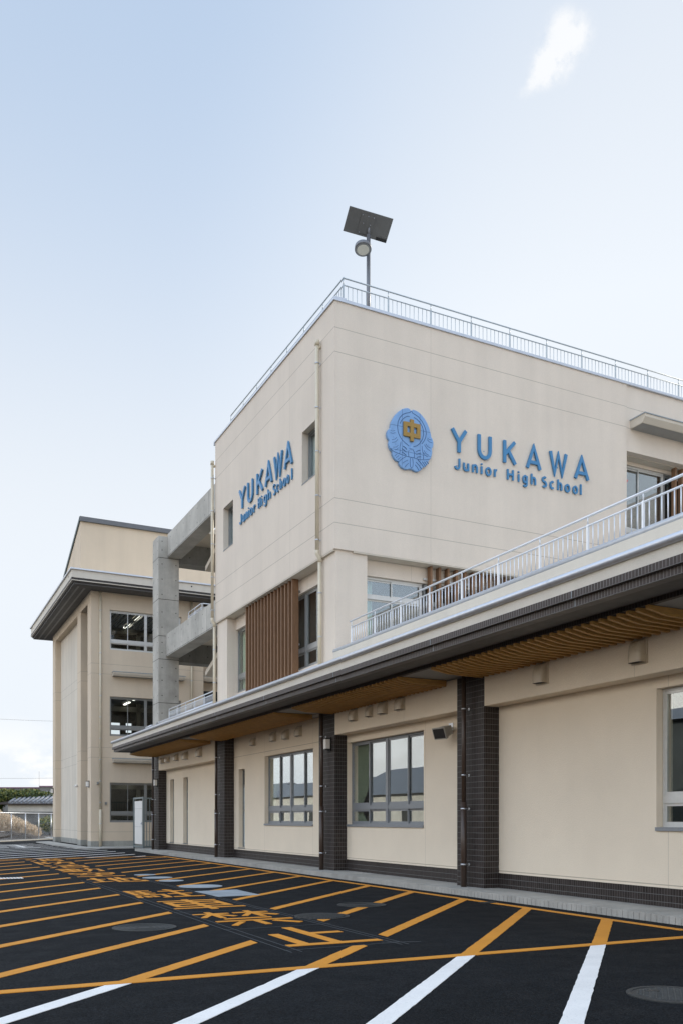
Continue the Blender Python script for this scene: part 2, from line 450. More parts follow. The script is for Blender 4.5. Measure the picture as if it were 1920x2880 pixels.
def window(root, F, n, u0, u1, z0, z1, bays=2, sashes=2, trans=None, fmat='alu', gmat='glass', fw=.05, name='window', proud=.06, tbar=.12):
    """frame with mullions, transom and sliding sashes; n is the outer face of the frame, the room lies at larger n"""
    mb = MB()
    fbox(mb, F, n-proud*.0, n+.09, u0, u0+fw, z0, z1); fbox(mb, F, n, n+.09, u1-fw, u1, z0, z1)
    fbox(mb, F, n+.001, n+.089, u0+fw, u1-fw, z1-fw, z1); fbox(mb, F, n-.012, n+.089, u0+fw, u1-fw, z0, z0+fw)
    W = u1-u0; bu = [u0+W*k/bays for k in range(bays+1)]
    for k in range(1, bays): fbox(mb, F, n-.015, n+.085, bu[k]-.045, bu[k]+.045, z0+fw, z1-fw)
    rows = [(z0+fw, z1-fw)]
    if trans:
        rows = [(z0+fw, trans-tbar/2), (trans+tbar/2, z1-fw)]
        for k in range(bays):
            fbox(mb, F, n-.008, n+.08, (bu[k]+(fw if k == 0 else .045)), (bu[k+1]-(fw if k == bays-1 else .045)), trans-tbar/2, trans+tbar/2)
    fr = mb.build(name, M[fmat], root, 0)
    for k in range(bays):
        a = bu[k]+(fw if k == 0 else .045); b = bu[k+1]-(fw if k == bays-1 else .045)
        for (za, zb) in rows:
            for q in range(sashes):
                sa = a+(b-a)*q/sashes; sb = a+(b-a)*(q+1)/sashes
                if sashes > 1: sa -= .02 if q else 0; sb += .02 if q < sashes-1 else 0
                dn = .012+(.032 if q % 2 == 0 else 0)
                sw = .028; bt = .06 if zb-za > .7 else .04
                sm = MB()
                fbox(sm, F, n+dn, n+dn+.026, sa, sa+sw, za, zb); fbox(sm, F, n+dn, n+dn+.026, sb-sw, sb, za, zb)
                fbox(sm, F, n+dn+.001, n+dn+.025, sa+sw, sb-sw, za, za+bt); fbox(sm, F, n+dn+.001, n+dn+.025, sa+sw, sb-sw, zb-.04, zb)
                sm.build('sash', M[fmat], fr)
                g = MB(); fbox(g, F, n+dn+.010, n+dn+.016, sa+sw, sb-sw, za+bt, zb-.04)
                g.build('pane', M[gmat], fr)
    return fr

def curtain(root, F, n, u0, u1, z0, z1, mat, tie=None, waves=5):
    mb = MB(); N = 36; rows = 14; P = []
    for j in range(rows+1):
        t = j/rows; z = z0+(z1-z0)*t; row = []
        wfac = 1.
        if tie is not None: wfac = 1-.55*math.exp(-((t-tie)/.16)**2)
        for i in range(N+1):
            s = i/N; u = u0+(u1-u0)*s*wfac
            row.append(F(n+.026*math.sin(s*waves*2*math.pi+.5*math.sin(t*3)), u, z))
        P.append(row)
    for j in range(rows):
        for i in range(N): mb.quad([P[j][i], P[j][i+1], P[j+1][i+1], P[j+1][i]], 0, True)
    o = mb.build('curtain', mat, root)
    sd = o.modifiers.new('thickness', 'SOLIDIFY'); sd.thickness = .006
    return o

def room(root, x0, x1, y0, y1, z0, z1, openside, wall='room', t=.08, back_holes=()):
    """closed room behind a window: floor, ceiling and three walls"""
    mb = MB()
    mb.box(x0, x1, y0, y1, z0-t, z0, 1); mb.box(x0, x1, y0, y1, z1, z1+t, 0)
    if openside == 'x':
        slab_holes(mb, FX, x1, x1+t, y0, y1, z0, z1, back_holes); mb.box(x0, x1, y0-t, y0, z0, z1); mb.box(x0, x1, y1, y1+t, z0, z1)
    else:
        slab_holes(mb, FY, y1, y1+t, x0, x1, z0, z1, back_holes); mb.box(x0-t, x0, y0, y1, z0, z1); mb.box(x1, x1+t, y0, y1, z0, z1)
    return mb.build('room', [M[wall], M['roomfloor']], root)

def drainpipe(root, x, y, z0, z1, r, mat, clamps, side, sleeve=None, elbow=None, wallx=None):
    mb = MB()
    if sleeve:
        mb.tube([(x, y, sleeve), (x, y, z1)], r, 14); mb.tube([(x, y, z0), (x, y, sleeve+.03)], r*1.32, 14)
    elif elbow:
        zt, ze, dx = elbow
        mb.tube([(x, y, ze+.05), (x, y, z1)], r, 14); mb.tube([(x, y, ze+.08), (x, y, ze), (x+dx, y, ze-.11), (x+dx, y, ze-.2)], r*1.15, 14)
        mb.tube([(x+dx, y, z0), (x+dx, y, ze-.1)], r, 14)
        mb.tube([(x, y, z1-.1), (x, y, z1+.02)], r*1.25, 14); mb.tube([(x, y, zt), (wallx+.02, y, zt)], r*.95, 12)
    else: mb.tube([(x, y, z0), (x, y, z1)], r, 14)
    p = mb.build('drainpipe', M[mat], root)
    for zc in clamps:
        c = MB(); rr = r*1.45 if sleeve and zc < sleeve else r*1.14
        xx = x+(elbow[2] if elbow and zc < elbow[1]-.1 else 0)
        c.tube([(xx, y, zc-.014), (xx, y, zc+.014)], rr, 14)
        if side == 'x': c.tube([(xx, y, zc), (wallx+.005, y, zc)], .007, 6); c.tube([(wallx-.012, y-.0, zc), (wallx+.004, y, zc)], .022, 8)
        else: c.tube([(xx, y, zc), (xx, wallx+.005, zc)], .007, 6)
        c.build('clamp', M['steel'], p)
    return p

def vent_hood(root, x, y, z0, w, h, pr):
    mb = MB(); NA, NZ = 16, 12; P = []
    for j in range(NZ+1):
        t = j/NZ; z = z0+h*t
        f = 1. if t < .40 else math.sqrt(max(0, 1-((t-.40)/.60)**2))
        row = []
        for i in range(NA+1):
            a = math.pi*i/NA; ca, sa = math.cos(a), math.sin(a)
            row.append((x-.012-pr*f*abs(sa)**.55, y+w/2*(1 if ca > 0 else -1)*abs(ca)**.55, z))
        P.append(row)
    for j in range(NZ):
        for i in range(NA): mb.quad([P[j][i], P[j][i+1], P[j+1][i+1], P[j+1][i]], 0, True)
    mb.box(x-.018, x+.004, y-w/2-.02, y+w/2+.02, z0-.02, z0+h+.015)
    mb.quad([(q[0], q[1], z0+.006) for q in P[0]], 1)
    return mb.build('vent_hood', [M['hood'], M['black']], root)

def lerp(a, b, t): return a+(b-a)*t

def railing(name, p0, p1, z0, zmid, ztop, posts, nb, label, group='metal railings on the buildings', post_w=.032, rail_r=.018, bal_r=.008, limit=100, ends=(0, 0), mat='silver_pale'):
    """straight railing of tubes between two plan points"""
    p0, p1 = Vector(p0), Vector(p1); d = p1-p0
    root = thing(name, (p0.x, p0.y, z0), label, 'railing', group)
    def P(t, z): q = p0+d*t; return (q.x, q.y, z)
    L = d.length
    MB().tube([P(-ends[0]/L, ztop), P(1+ends[1]/L, ztop)], rail_r, 10).build('handrail', M[mat], root)
    MB().tube([P(0, zmid), P(1, zmid)], rail_r*.8, 10).build('lower_rail', M[mat], root)
    first = None; q = None
    for k, t in enumerate(posts):
        x, y, _ = P(t, 0)
        if first is None:
            m = MB(); m.box(x-post_w/2, x+post_w/2, y-post_w/2, y+post_w/2, z0, zmid+.02); m.tube([(x, y, zmid+.02), (x, y, ztop-.005)], post_w*.36, 8)
            first = m.build('post', M[mat], root)
        else:
            c = first.copy(); COL.objects.link(c); c.parent = root
            c.location = first.location+Vector((x, y, 0))-Vector((P(posts[0], 0)[0], P(posts[0], 0)[1], 0))
    bal = None; cnt = 0; rest = MB()
    for a, b in zip(posts[:-1], posts[1:]):
        for i in range(1, nb+1):
            t = lerp(a, b, i/(nb+1)); x, y, _ = P(t, 0); cnt += 1
            if cnt > limit: rest.tube([(x, y, z0), (x, y, zmid)], bal_r, 6); continue
            if bal is None:
                bal = MB().tube([(x, y, z0), (x, y, zmid)], bal_r, 6).build('baluster', M[mat], root); bx, by = x, y
            else:
                c = bal.copy(); COL.objects.link(c); c.parent = root; c.location = bal.location+Vector((x-bx, y-by, 0))
    if rest.v: setp(rest.build('balusters', M[mat], root), kind='stuff')
    return root

# ================================================================== GROUND
g = MB(); g.quad([(-260, -200, 0), (260, -200, 0), (260, 420, 0), (-260, 420, 0)])
LOT = setp(g.build('parking_lot', M['asphalt'], None, fix=False), kind='structure')
ORG[LOT.name] = LOT.location.copy()
w = MB(); w.box(8.57, 9.6, -8, 36.4, -.05, .1)
for k in range(440):
    y = -8+k*.1
    if y < 36.2: w.box(8.558, 8.572, y+.004, y+.096, .0, .094)
setp(w.build('walkway', M['walk'], None), kind='structure')
w = MB(); w.prism([(6.72, 52.0), (6.72, 45.5), (6.95, 40.3), (7.3, 39.55), (16, 39.4), (16, 41.6), (7.6, 41.6), (7.6, 53.2)], lambda u, v, t: (u, v, t), -.05, .045)
setp(w.build('walkway', M['walk'], None), kind='structure')

def PL(u, v, t): return (u, v, t)
YB = 30.7
def line(p, q, wd, mat, z=.004, name='painted_line'):
    mb = MB(); mb.ribbon([p, q], wd, PL, .0005, z); return mb.build(name, M[mat], LOT)
def diag(c0, xa, xb, wd, mat):      # 45 degree stripe with ends cut square to the lane (parallel to Y)
    h = wd/2*math.sqrt(2)
    mb = MB(); mb.prism([(xa, xa+c0-h), (xb, xb+c0-h), (xb, xb+c0+h), (xa, xa+c0+h)], PL, .0005, .004)
    return mb.build('painted_line', M[mat], LOT)
def diag_clip(c0, xa, xb, ya, yb, wd, mat):
    """stripe clipped by the y range with edges parallel to X there"""
    h = wd/2*math.sqrt(2)
    poly = [(xa, xa+c0-h), (xb, xb+c0-h), (xb, xb+c0+h), (xa, xa+c0+h)]
    def clip(P, f):
        o = []
        for i in range(len(P)):
            a, b = P[i], P[(i+1) % len(P)]; fa, fb = f(a), f(b)
            if fa >= 0: o.append(a)
            if (fa >= 0) != (fb >= 0):
                t = fa/(fa-fb); o.append((lerp(a[0], b[0], t), lerp(a[1], b[1], t)))
        return o
    poly = clip(poly, lambda p: p[1]-ya); poly = clip(poly, lambda p: yb-p[1]) if poly else poly
    if len(poly) < 3: return
    out_ = []
    for i in range(len(poly)):
        a, b = Vector(poly[i]), Vector(poly[(i+1) % len(poly)]); L = (b-a).length; m = max(1, int(L/.09)) if L > .3 else 1
        nn = Vector((-(b-a).y, (b-a).x)).normalized() if L > 1e-6 else Vector((0, 0))
        for q in range(m):
            p_ = a.lerp(b, q/m)+(nn*JIT.gauss(0, .002) if q else Vector((0, 0))); out_.append((p_.x, p_.y))
    poly = out_
    mb = MB(); mb.prism(poly, PL, .0005, .004); return mb.build('painted_line', M[mat], LOT)
PIT = 1.640
JIT = random.Random(4)
for k in range(-7, 20):
    c0 = .60+PIT*k
    if k in (0, 1, 2, 3, 4): pass
    diag_clip(c0, 4.82, 8.17, 7.13, YB, .15, 'orange')
    diag_clip(c0, -1.0, 4.28 if k == 2 else 3.36, 7.13, 8.13 if k == 2 else YB, .15, 'orange')
    if k < 5: diag_clip(c0, -1., 8.2, 1.0, 7.05, .15, 'white')
for k in range(14, 30):
    diag_clip(.60+PIT*k, -1.0, 7.75 if k < 22 else 6.6, YB+.12, 49.5, .15, 'white')
line((-1, 7.13), (8.3, 7.1), .13, 'orange', .0055)
line((8.22, 7.55), (8.22, YB), .12, 'orange', .005)
line((-1, YB), (8.2, YB), .12, 'orange', .0055)
line((-.95, 7.2), (-.95, YB), .12, 'orange', .005)

KAN = {
'止': [[(5.5, 10), (5.5, .6)], [(5.5, 6), (9.4, 6)], [(2, 6.6), (2, .6)], [(0, .6), (10, .6)]],
'禁': [[(0, 8.7), (4.7, 8.7)], [(2.4, 10), (2.4, 5.5)], [(2.3, 8.5), (.2, 6.1)], [(2.5, 8.3), (4.5, 6.4)], [(5.3, 8.7), (10, 8.7)], [(7.7, 10), (7.7, 5.5)], [(7.6, 8.5), (5.5, 6.1)], [(7.8, 8.3), (9.9, 6.1)],
       [(2, 4.5), (8, 4.5)], [(.2, 3.0), (9.8, 3.0)], [(5, 3.0), (5, .0)], [(3, 2.2), (1, .2)], [(7, 2.2), (9.2, .2)]],
'車': [[(.6, 9), (9.4, 9)], [(1.4, 7.4), (8.6, 7.4), (8.6, 3.3), (1.4, 3.3)], [(1.4, 7.8), (1.4, 2.9)], [(1.4, 5.3), (8.6, 5.3)], [(0, 1.5), (10, 1.5)], [(5, 10), (5, 0)]],
'駐': [[(.6, 9.8), (.6, 3.6)], [(.6, 9.4), (4.4, 9.4)], [(.6, 7.6), (4.2, 7.6)], [(.6, 5.8), (4.2, 5.8)], [(2.4, 9.4), (2.4, 4.1)], [(.6, 4), (4.6, 4), (4.4, .6), (3.5, .4)], [(.2, 2.6), (0, .8)], [(1.4, 2.6), (1.5, 1)], [(2.5, 2.7), (2.8, 1.2)],
       [(7.3, 10), (7.9, 8.7)], [(5.4, 7.8), (9.8, 7.8)], [(5.7, 4.3), (9.6, 4.3)], [(5.1, .6), (10, .6)], [(7.6, 7.8), (7.6, .6)]],
'地': [[(.2, 6.8), (3.8, 6.8)], [(2, 9.8), (2, 1.5)], [(0, 1.0), (4, 2.2)], [(4.4, 5.9), (9.3, 7.6), (9.3, 3.4), (8.3, 3.2)], [(6.9, 10), (6.9, 2.6)], [(5.1, 8.8), (5.1, .8), (10, .8), (10, 2.6)]],
'空': [[(5, 10), (5, 8.7)], [(.6, 7.0), (.6, 8.7), (9.4, 8.7), (9.4, 7.0)], [(3.7, 8.5), (3.1, 6.5), (.8, 5.3)], [(6.2, 8.5), (6.2, 6.2), (9.5, 6.2)], [(1.6, 4.4), (8.4, 4.4)], [(5, 4.4), (5, .6)], [(0, .6), (10, .6)]],
'動': [[(.6, 9.3), (5, 9.8)], [(0, 8.1), (5.6, 8.1)], [(.8, 6.9), (4.8, 6.9), (4.8, 3.6), (.8, 3.6), (.8, 7.2)], [(.8, 5.2), (4.8, 5.2)], [(2.8, 9.5), (2.8, .6)], [(.6, 2.1), (5, 2.1)], [(0, .6), (5.6, .6)], [(5.8, 7.2), (9.6, 7.2), (9.2, .8), (8.1, .6)], [(7.6, 10), (7.4, 4.5), (5.8, .3)]],
'活': [[(.4, 9.6), (1.8, 8.5)], [(0, 6.8), (1.4, 5.7)], [(.4, .4), (2, 3.6)], [(9, 9.9), (4, 9)], [(2.8, 6.8), (10, 6.8)], [(6.4, 9.4), (6.4, 4.4)], [(3.8, 4.4), (9, 4.4), (9, .6), (3.8, .6), (3.8, 4.7)]],
'防': [[(.6, 9.8), (.6, 0)], [(.6, 9.4), (3.2, 9.4), (2, 6.6), (3.4, 4.4), (2.4, 3), (1.2, 3.2)], [(7, 10), (7, 8.2)], [(4, 7.8), (10, 7.8)], [(6.4, 7.8), (6, 4), (4, .4)], [(6.2, 5.2), (9.2, 5.2), (8.8, .8), (7.6, .6)]],
'消': [[(.4, 9.6), (1.8, 8.5)], [(0, 6.8), (1.4, 5.7)], [(.4, .4), (2, 3.6)], [(6.4, 10), (6.4, 6.6)], [(3.8, 9.4), (4.8, 7.6)], [(9.2, 9.4), (8.2, 7.6)], [(4, 0), (4, 6.4), (9, 6.4), (9, .6), (7.8, .5)], [(4, 4.4), (9, 4.4)], [(4, 2.4), (9, 2.4)]],
}
def kanji(ch, x0, x1, y0, y1):
    mb = MB()
    for i, st in enumerate(KAN[ch]):
        thick = .125 if len(KAN[ch]) < 6 else (.105 if len(KAN[ch]) < 9 else .085)
        pts = [(lerp(x0, x1, p[0]/10), lerp(y0, y1, p[1]/10)) for p in st]
        mb.ribbon(pts, thick, PL, .0005, .004+.0004*i)
    return mb.build('painted_letter', M['orange'], LOT)
for ch, ya, yb in (('止', 8.33, 9.86), ('禁', 10.28, 11.94), ('車', 12.38, 14.0), ('駐', 14.5, 16.15), ('地', 18.5, 20.05), ('空', 20.5, 22.1), ('動', 22.55, 24.1), ('活', 24.6, 26.15), ('防', 26.65, 28.2), ('消', 28.7, 30.3)):
    kanji(ch, 3.55, 4.63, ya, yb)
# thin chalk setting-out lines along the lettering and scuffs
def scratch(p, q, wd=.008): return line(p, q, wd, 'chalk', .002, 'chalk_line')
kk = NT('chalk'); kk.col((.085, .09, .095)); kk.rough(.9); M['chalk'] = kk.m
for x in (3.42, 3.53, 4.66, 4.74): scratch((x, 8.0), (x+.01, 19.5))
for y in (8.15, 9.98, 12.1, 14.2): scratch((3.4, y), (4.8, y+.02))
scratch((4.55, 8.25), (4.95, 8.1), .012); scratch((5.06, 4.55), (5.02, 3.2), .012)
# faded white lettering far off in the white hatching, only its worn strokes are left
for i, (a, b) in enumerate((((3.3, 45.1), (4.5, 45.1)), ((3.9, 44.0), (3.9, 46.2)), ((4.6, 44.3), (5.6, 44.4)), ((4.7, 46.0), (5.5, 46.0)), ((5.1, 43.2), (5.1, 46.8)), ((3.2, 43.3), (4.4, 43.3)), ((4.6, 42.6), (5.7, 42.7)), ((3.6, 47.2), (5.2, 47.2)))):
    line(a, b, .16, 'white', .0045+.0004*i)

def disc_cover(x, y, r, mat, label, group=None, rim=None, style=None):
    root = thing('manhole_cover', (x, y, 0), label, 'manhole cover', group)
    n = 40
    def circ(rr): return [(x+rr*math.cos(2*math.pi*k/n), y+rr*math.sin(2*math.pi*k/n)) for k in range(n)]
    if rim: MB().ribbon(circ(r+.02), .04, PL, .0005, .010, True).build('rim', M[rim], root)
    MB().prism(circ(r), PL, .0005, .007).build('plate', M[mat], root)
    if style == 'grate':
        mb = MB()
        for k in range(-8, 9):
            t = k*.038; h = math.sqrt(max(0, (r*.93)**2-t*t))
            if h > .03: mb.ribbon([(x+t, y-h), (x+t, y+h)], .018, PL, .0065, .013)
        mb.build('grate_bars', M['iron'], root)
    if style == 'studs':
        mb = MB(); s = r/9
        for i in range(-9, 10):
            for j in range(-9, 10):
                px, py = x+i*s*.98, y+j*s*.98
                if (px-x)**2+(py-y)**2 < (r*.86)**2:
                    d = s*.30 if (i+j) % 2 else -s*.30
                    mb.ribbon([(px-s*.28, py-d), (px+s*.28, py+d)], s*.30, PL, .0065, .0115)
        mb.build('tread', M['iron_l'], root)
        MB().ribbon([(x-.30*r, y+.55*r), (x+.02*r, y+.50*r)], .05, PL, .006, .0122).build('key_slot', M['black'], root)
    if style == 'ring':
        mb = MB()
        for q in (.3, .5, .7, .88): mb.ribbon(circ(r*q), .016, PL, .0065, .0105, True)
        mb.build('tread', M['iron_l'] if mat != 'iron' else M['iron'], root)
        for sx in (-.35, .35): MB().ribbon([(x+sx*r-.03, y+sx*r), (x+sx*r+.04, y+sx*r)], .04, PL, .0065, .0112).build('key_slot', M['black'], root)
    return root
disc_cover(5.11, 4.81, .285, 'iron', 'large ribbed iron manhole cover nearest the camera, right of the last white stripe', None, 'iron', 'studs')
disc_cover(2.61, 10.60, .34, 'iron', 'dark iron manhole cover with two key slots between the left orange stripes', None, 'iron', 'ring')
disc_cover(5.05, 10.79, .33, 'black', 'round black drain grate with bars just right of the lettering', None, 'iron', 'grate')
disc_cover(6.25, 11.94, .33, 'iron', 'patterned iron manhole cover lying in the gap of an orange stripe', None, 'iron', 'ring')
disc_cover(5.10, 20.65, .25, 'slabgrey', 'grey concrete cover disc, farthest of the four pale discs')
disc_cover(5.10, 19.53, .33, 'slabgrey', 'grey concrete cover disc crossed by an orange stripe, second farthest of four')
disc_cover(5.11, 18.43, .26, 'slabgrey', 'small grey concrete cover disc between two bigger pale discs')
disc_cover(5.20, 16.65, .42, 'slabgrey', 'biggest grey concrete cover disc, beside the pale square slab')
sl = MB(); sl.prism([(4.73, 15.50), (4.76, 14.26), (5.52, 14.28), (5.54, 15.55)], PL, .0005, .0075)
setp(sl.build('concrete_cover', M['slabgrey'], None), 'pale grey square concrete slab set in the asphalt beside the lettering', 'drain cover')
sl = MB(); sl.box(8.06, 8.32, 11.3, 11.5, .0005, .008); sl.box(8.10, 8.28, 11.34, 11.46, .007, .010, 1)
setp(sl.build('drain_cover', [M['black'], M['iron']], None), 'small black drain cover in the orange edge line by the walkway', 'drain cover')
sl = MB()
for k in range(7): sl.box(1.93+k*.07, 1.98+k*.07, 20.6, 21.0, .0005, .008)
setp(sl.build('drain_cover', M['white'], None), 'small whitish slotted cover among the left orange stripes', 'drain cover')

# ================================================================== MAIN SCHOOL BUILDING
SB = thing('school_building', (9.39, 18.71, 0), 'cream three-storey school building with blue lettering and a long tiled ground-floor wing', 'building')
XW, XC = 9.39, 9.075
# --- ground floor wing wall with openings
holes_b1 = [(31.62, 32.21, .41, 2.85), (33.47, 34.03, .41, 2.85)]
holes_b2 = [(20.59, 23.95, 1.15, 3.12), (25.60, 26.15, .43, 2.85)]
holes_b3 = [(15.26, 18.66, 1.155, 3.10)]
holes_b4 = [(5.7, 9.115, 1.165, 3.12)]
b = MB(); slab_holes(b, FX, XW, 9.70, 27.3, 34.6, .36, 3.86, holes_b1); b.build('wall', M['wall_low'], SB)
b = MB(); slab_holes(b, FX, XW, 9.70, 19.5, 26.7, .36, 3.86, holes_b2); b.build('wall', M['wall_bay'], SB)
b = MB(); slab_holes(b, FX, XW, 9.70, 13.5, 18.75, .36, 3.86, holes_b3); b.build('wall', M['wall_low'], SB)
b = MB(); slab_holes(b, FX, XW, 9.70, -8, 12.8, .36, 3.86, holes_b4); b.build('wall', M['wall_low'], SB)
b = MB(); b.box(9.70, 20, -8.3, -8, .1, 4.2); b.box(9.4, 20, 36.1, 36.4, .1, 4.2); b.box(19.7, 20, -8, 36.1, .1, 4.2); b.box(9.395, 9.7, 35.3, 36.1, .36, 3.86)
b.build('side_wall', M['wall_low'], SB)
b = MB()
for y0, y1 in ((27.42, 34.56), (19.56, 26.58), (13.6, 18.69), (-8, 12.75), (35.35, 36.38)): b.box(XW-.004, 9.72, y0, y1, .08, .36)
b.build('plinth', M['tile'], SB)
for y0, y1 in ((12.75, 13.595), (18.69, 19.56), (26.58, 27.42), (34.56, 35.35)):
    b = MB(); b.box(XC, XC+.85, y0, y1, .095, 3.87); b.build('pillar', M['tile'], SB, .006)
for y0, y1, z in ((27.42, 34.56, 3.22), (13.595, 18.69, 3.28), (-8, 12.75, 3.275)):
    b = MB(); b.box(XC+.002, XW-.001, y0, y1, z, 3.868); b.build('beam', M['wall_low'], SB, .008)
# --- canopy
YE = 34.98
b = MB(); b.box(7.40, 20, -8, YE, 4.09, 4.25); b.box(8.95, 20, YE, 36.4, 4.09, 4.25); b.build('canopy_slab', M['band'], SB)
b = MB(); b.box(7.372, 7.5, -8, YE+.03, 4.105, 4.262); b.box(7.372, 9.2, YE+.001, YE+.032, 4.105, 4.262); b.build('canopy_band', M['band'], SB)
b = MB(); b.box(7.352, 7.50, -8, YE+.04, 4.012, 4.104); b.box(7.41, 7.56, -8, YE-.02, 3.918, 4.011)
b.box(7.5, 9.2, YE-.06, YE+.04, 4.012, 4.104); b.box(7.56, 9.2, YE-.12, YE-.02, 3.918, 4.011); FJ = b
for y in (11.75, 8.5, 15.2, 18.8, 22.3, 25.8, 29.5, 5.2): FJ.box(7.349, 7.353, y, y+.012, 4.012, 4.104, 1); FJ.box(7.407, 7.411, y, y+.012, 3.918, 4.011, 1)
b.build('tile_fascia', [M['tile_f'], M['slabgrey']], SB)
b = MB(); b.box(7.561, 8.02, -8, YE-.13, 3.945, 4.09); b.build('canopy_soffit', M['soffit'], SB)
b = MB(); b.box(8.02, 8.10, -8, YE-.14, 3.885, 4.089); b.build('tile_downstand', M['tile'], SB)
b = MB(); b.box(8.10, 9.10, -8, YE-.14, 3.892, 4.088); b.box(9.1, 9.75, -8, 36.1, 3.871, 4.088); b.build('inner_soffit', M['ceil'], SB)
b = MB()
for y0, y1 in ((7.92, 12.82), (2.0, 6.8), (13.94, 18.80), (19.92, 26.84), (27.98, 34.80)): b.box(8.11, 9.068, y0+.01, y1-.01, 3.886, 3.891)
b.build('slat_backing', M['wood_d'], SB)
def half_pipe(y0, y1, x, z, r, joints, mat='silver'):
    b = MB(); b.tube([(x, y0, z), (x, y1, z)], r, 18)
    for j in joints: b.tube([(x, j, z), (x, j+.012, z)], r*1.05, 18)
    return b.build('gutter', M[mat], SB)
half_pipe(-8, YE+.06, 7.352, 4.298, .050, (4.8, 8.9, 12.85, 17.1, 21.3, 25.4, 29.6))
def slat_panel(y0, y1):
    b = MB(); n = round((y1-y0)/.157); prof = [(8.03, 3.905), (8.03, 3.852), (8.33, 3.790), (9.07, 3.775), (9.07, 3.89), (8.1, 3.89)]
    prof = [(8.03, 3.884), (8.03, 3.842), (8.36, 3.786), (9.07, 3.774), (9.07, 3.884)]
    for k in range(n):
        y = y0+(y1-y0-.05)*k/(n-1); b.prism(prof, lambda u, v, t: (u, t, v), y, y+.05)
    b.build('slat_panel', M['slat'], SB)
for y0, y1 in ((7.92, 12.82), (2.0, 6.8), (13.94, 18.80), (19.92, 26.84), (27.98, 34.97)): slat_panel(y0, y1)
# --- ground floor windows
def ground_window(y0, y1, z0, z1, name='window', mat='alu_blue'):
    window(SB, FX, XW+.115, y0+.004, y1-.004, z0+.03, z1-.004, 2, 2, 1.575, mat, 'glass_hi', .034, name, tbar=.10)
    s = MB(); s.box(XW-.03, XW+.2, y0+.001, y1-.001, z0-.022, z0+.029); s.build('sill', M['alu_blue'], SB)
ground_window(20.59, 23.95, 1.15, 3.12); ground_window(15.26, 18.66, 1.155, 3.10); ground_window(5.7, 9.115, 1.165, 3.12, mat='alu_light')
curtain(SB, FX, 9.635, 23.93, 23.42, 1.2, 3.08, M['curtain'], .33); curtain(SB, FX, 9.635, 18.645, 18.03, 1.2, 3.07, M['curtain'], .2)
def slit(y0, y1, z0, z1):
    n = XW+.13; mb = MB()
    for a, c, d, e in ((y0, y0+.04, z0, z1), (y1-.04, y1, z0, z1), (y0+.04, y1-.04, z0, z0+.04), (y0+.04, y1-.04, z1-.04, z1), (y0+.04, y1-.04, 1.55, 1.62), (y0+.04, y1-.04, 2.30, 2.36)): mb.box(n, n+.07, a, c, d, e)
    f = mb.build('slit_window', M['alu'], SB)
    MB().box(n+.03, n+.036, y0+.04, y1-.04, z0+.04, 1.55).build('pane', M['frost'], f)
    MB().box(n+.03, n+.036, y0+.04, y1-.04, 1.62, 2.30).build('pane', M['frost'], f)
    l = MB()
    for k in range(9): z = 2.38+k*.047; l.hexa([(n+.01, y0+.04, z), (n+.05, y0+.04, z+.025), (n+.05, y1-.04, z+.025), (n+.01, y1-.04, z), (n+.01, y0+.04, z+.008), (n+.05, y0+.04, z+.033), (n+.05, y1-.04, z+.033), (n+.01, y1-.04, z+.008)])
    l.build('louver', M['alu'], f)
    MB().box(n+.055, n+.06, y0+.04, y1-.04, 2.36, z1-.04).build('backing', M['black'], f)
    MB().box(XW-.015, XW+.13, y0-.02, y1+.02, z0-.03, z0).build('sill', M['alu'], f)
for h in holes_b1: slit(*h)
slit(*holes_b2[1])
# dark rooms behind the glass, with shelves
room(SB, 9.71, 14.5, 19.7, 24.6, .3, 3.3, 'x'); room(SB, 9.71, 14.5, 13.7, 18.68, .3, 3.3, 'x'); room(SB, 9.71, 15, 2, 12.0, .3, 3.4, 'x')
b = MB()
for y0, y1 in ((15.2, 17.6),):
    b.box(13.9, 14.3, y0, y1, .3, 1.55)
    for k in range(5): b.box(13.88, 13.9, y0+k*.55, y0+k*.55+.03, .3, 1.55)
b.build('shelf', M['roomfloor'], SB)
b = MB(); b.tube([(10.4, 6.2, 3.02), (10.4, 8.8, 3.02)], .02, 8); b.tube([(11.9, 6.2, 3.02), (11.9, 8.8, 3.02)], .02, 8); b.build('tube_light', M['tube'], SB)
# --- vent hoods: (right end y, wall x, z0, w, h, projection)
for yr, x, z, w, h, p in ((8.98, XC, 3.45, .25, .32, .13), (11.05, XC, 3.455, .25, .32, .13),
                         (17.56, XC, 3.51, .27, .25, .12), (16.84, XC, 3.525, .19, .215, .10), (16.20, XC, 3.52, .27, .25, .12), (15.48, XC, 3.525, .27, .25, .12),
                         (24.71, XW, 3.50, .26, .21, .11), (23.07, XW, 3.50, .30, .245, .12), (22.16, XW, 3.485, .30, .245, .12), (21.30, XW, 3.495, .29, .25, .12),
                         (33.69, XC, 3.475, .36, .215, .15), (32.95, XC, 3.475, .34, .21, .14), (31.76, XC, 3.47, .34, .23, .14), (30.55, XC, 3.435, .36, .26, .15), (28.91, XC, 3.435, .36, .29, .15)):
    vent_hood(SB, x, yr+w/2, z, w, h, p)
# --- brown rainwater pipes
for y in (13.2, 19.15, 27.05, 34.98):
    drainpipe(SB, 8.955, y, .1, 3.9, .040, 'pipe_b', (3.27, 2.09, 1.49, .50), 'x', 1.58, None, XC)
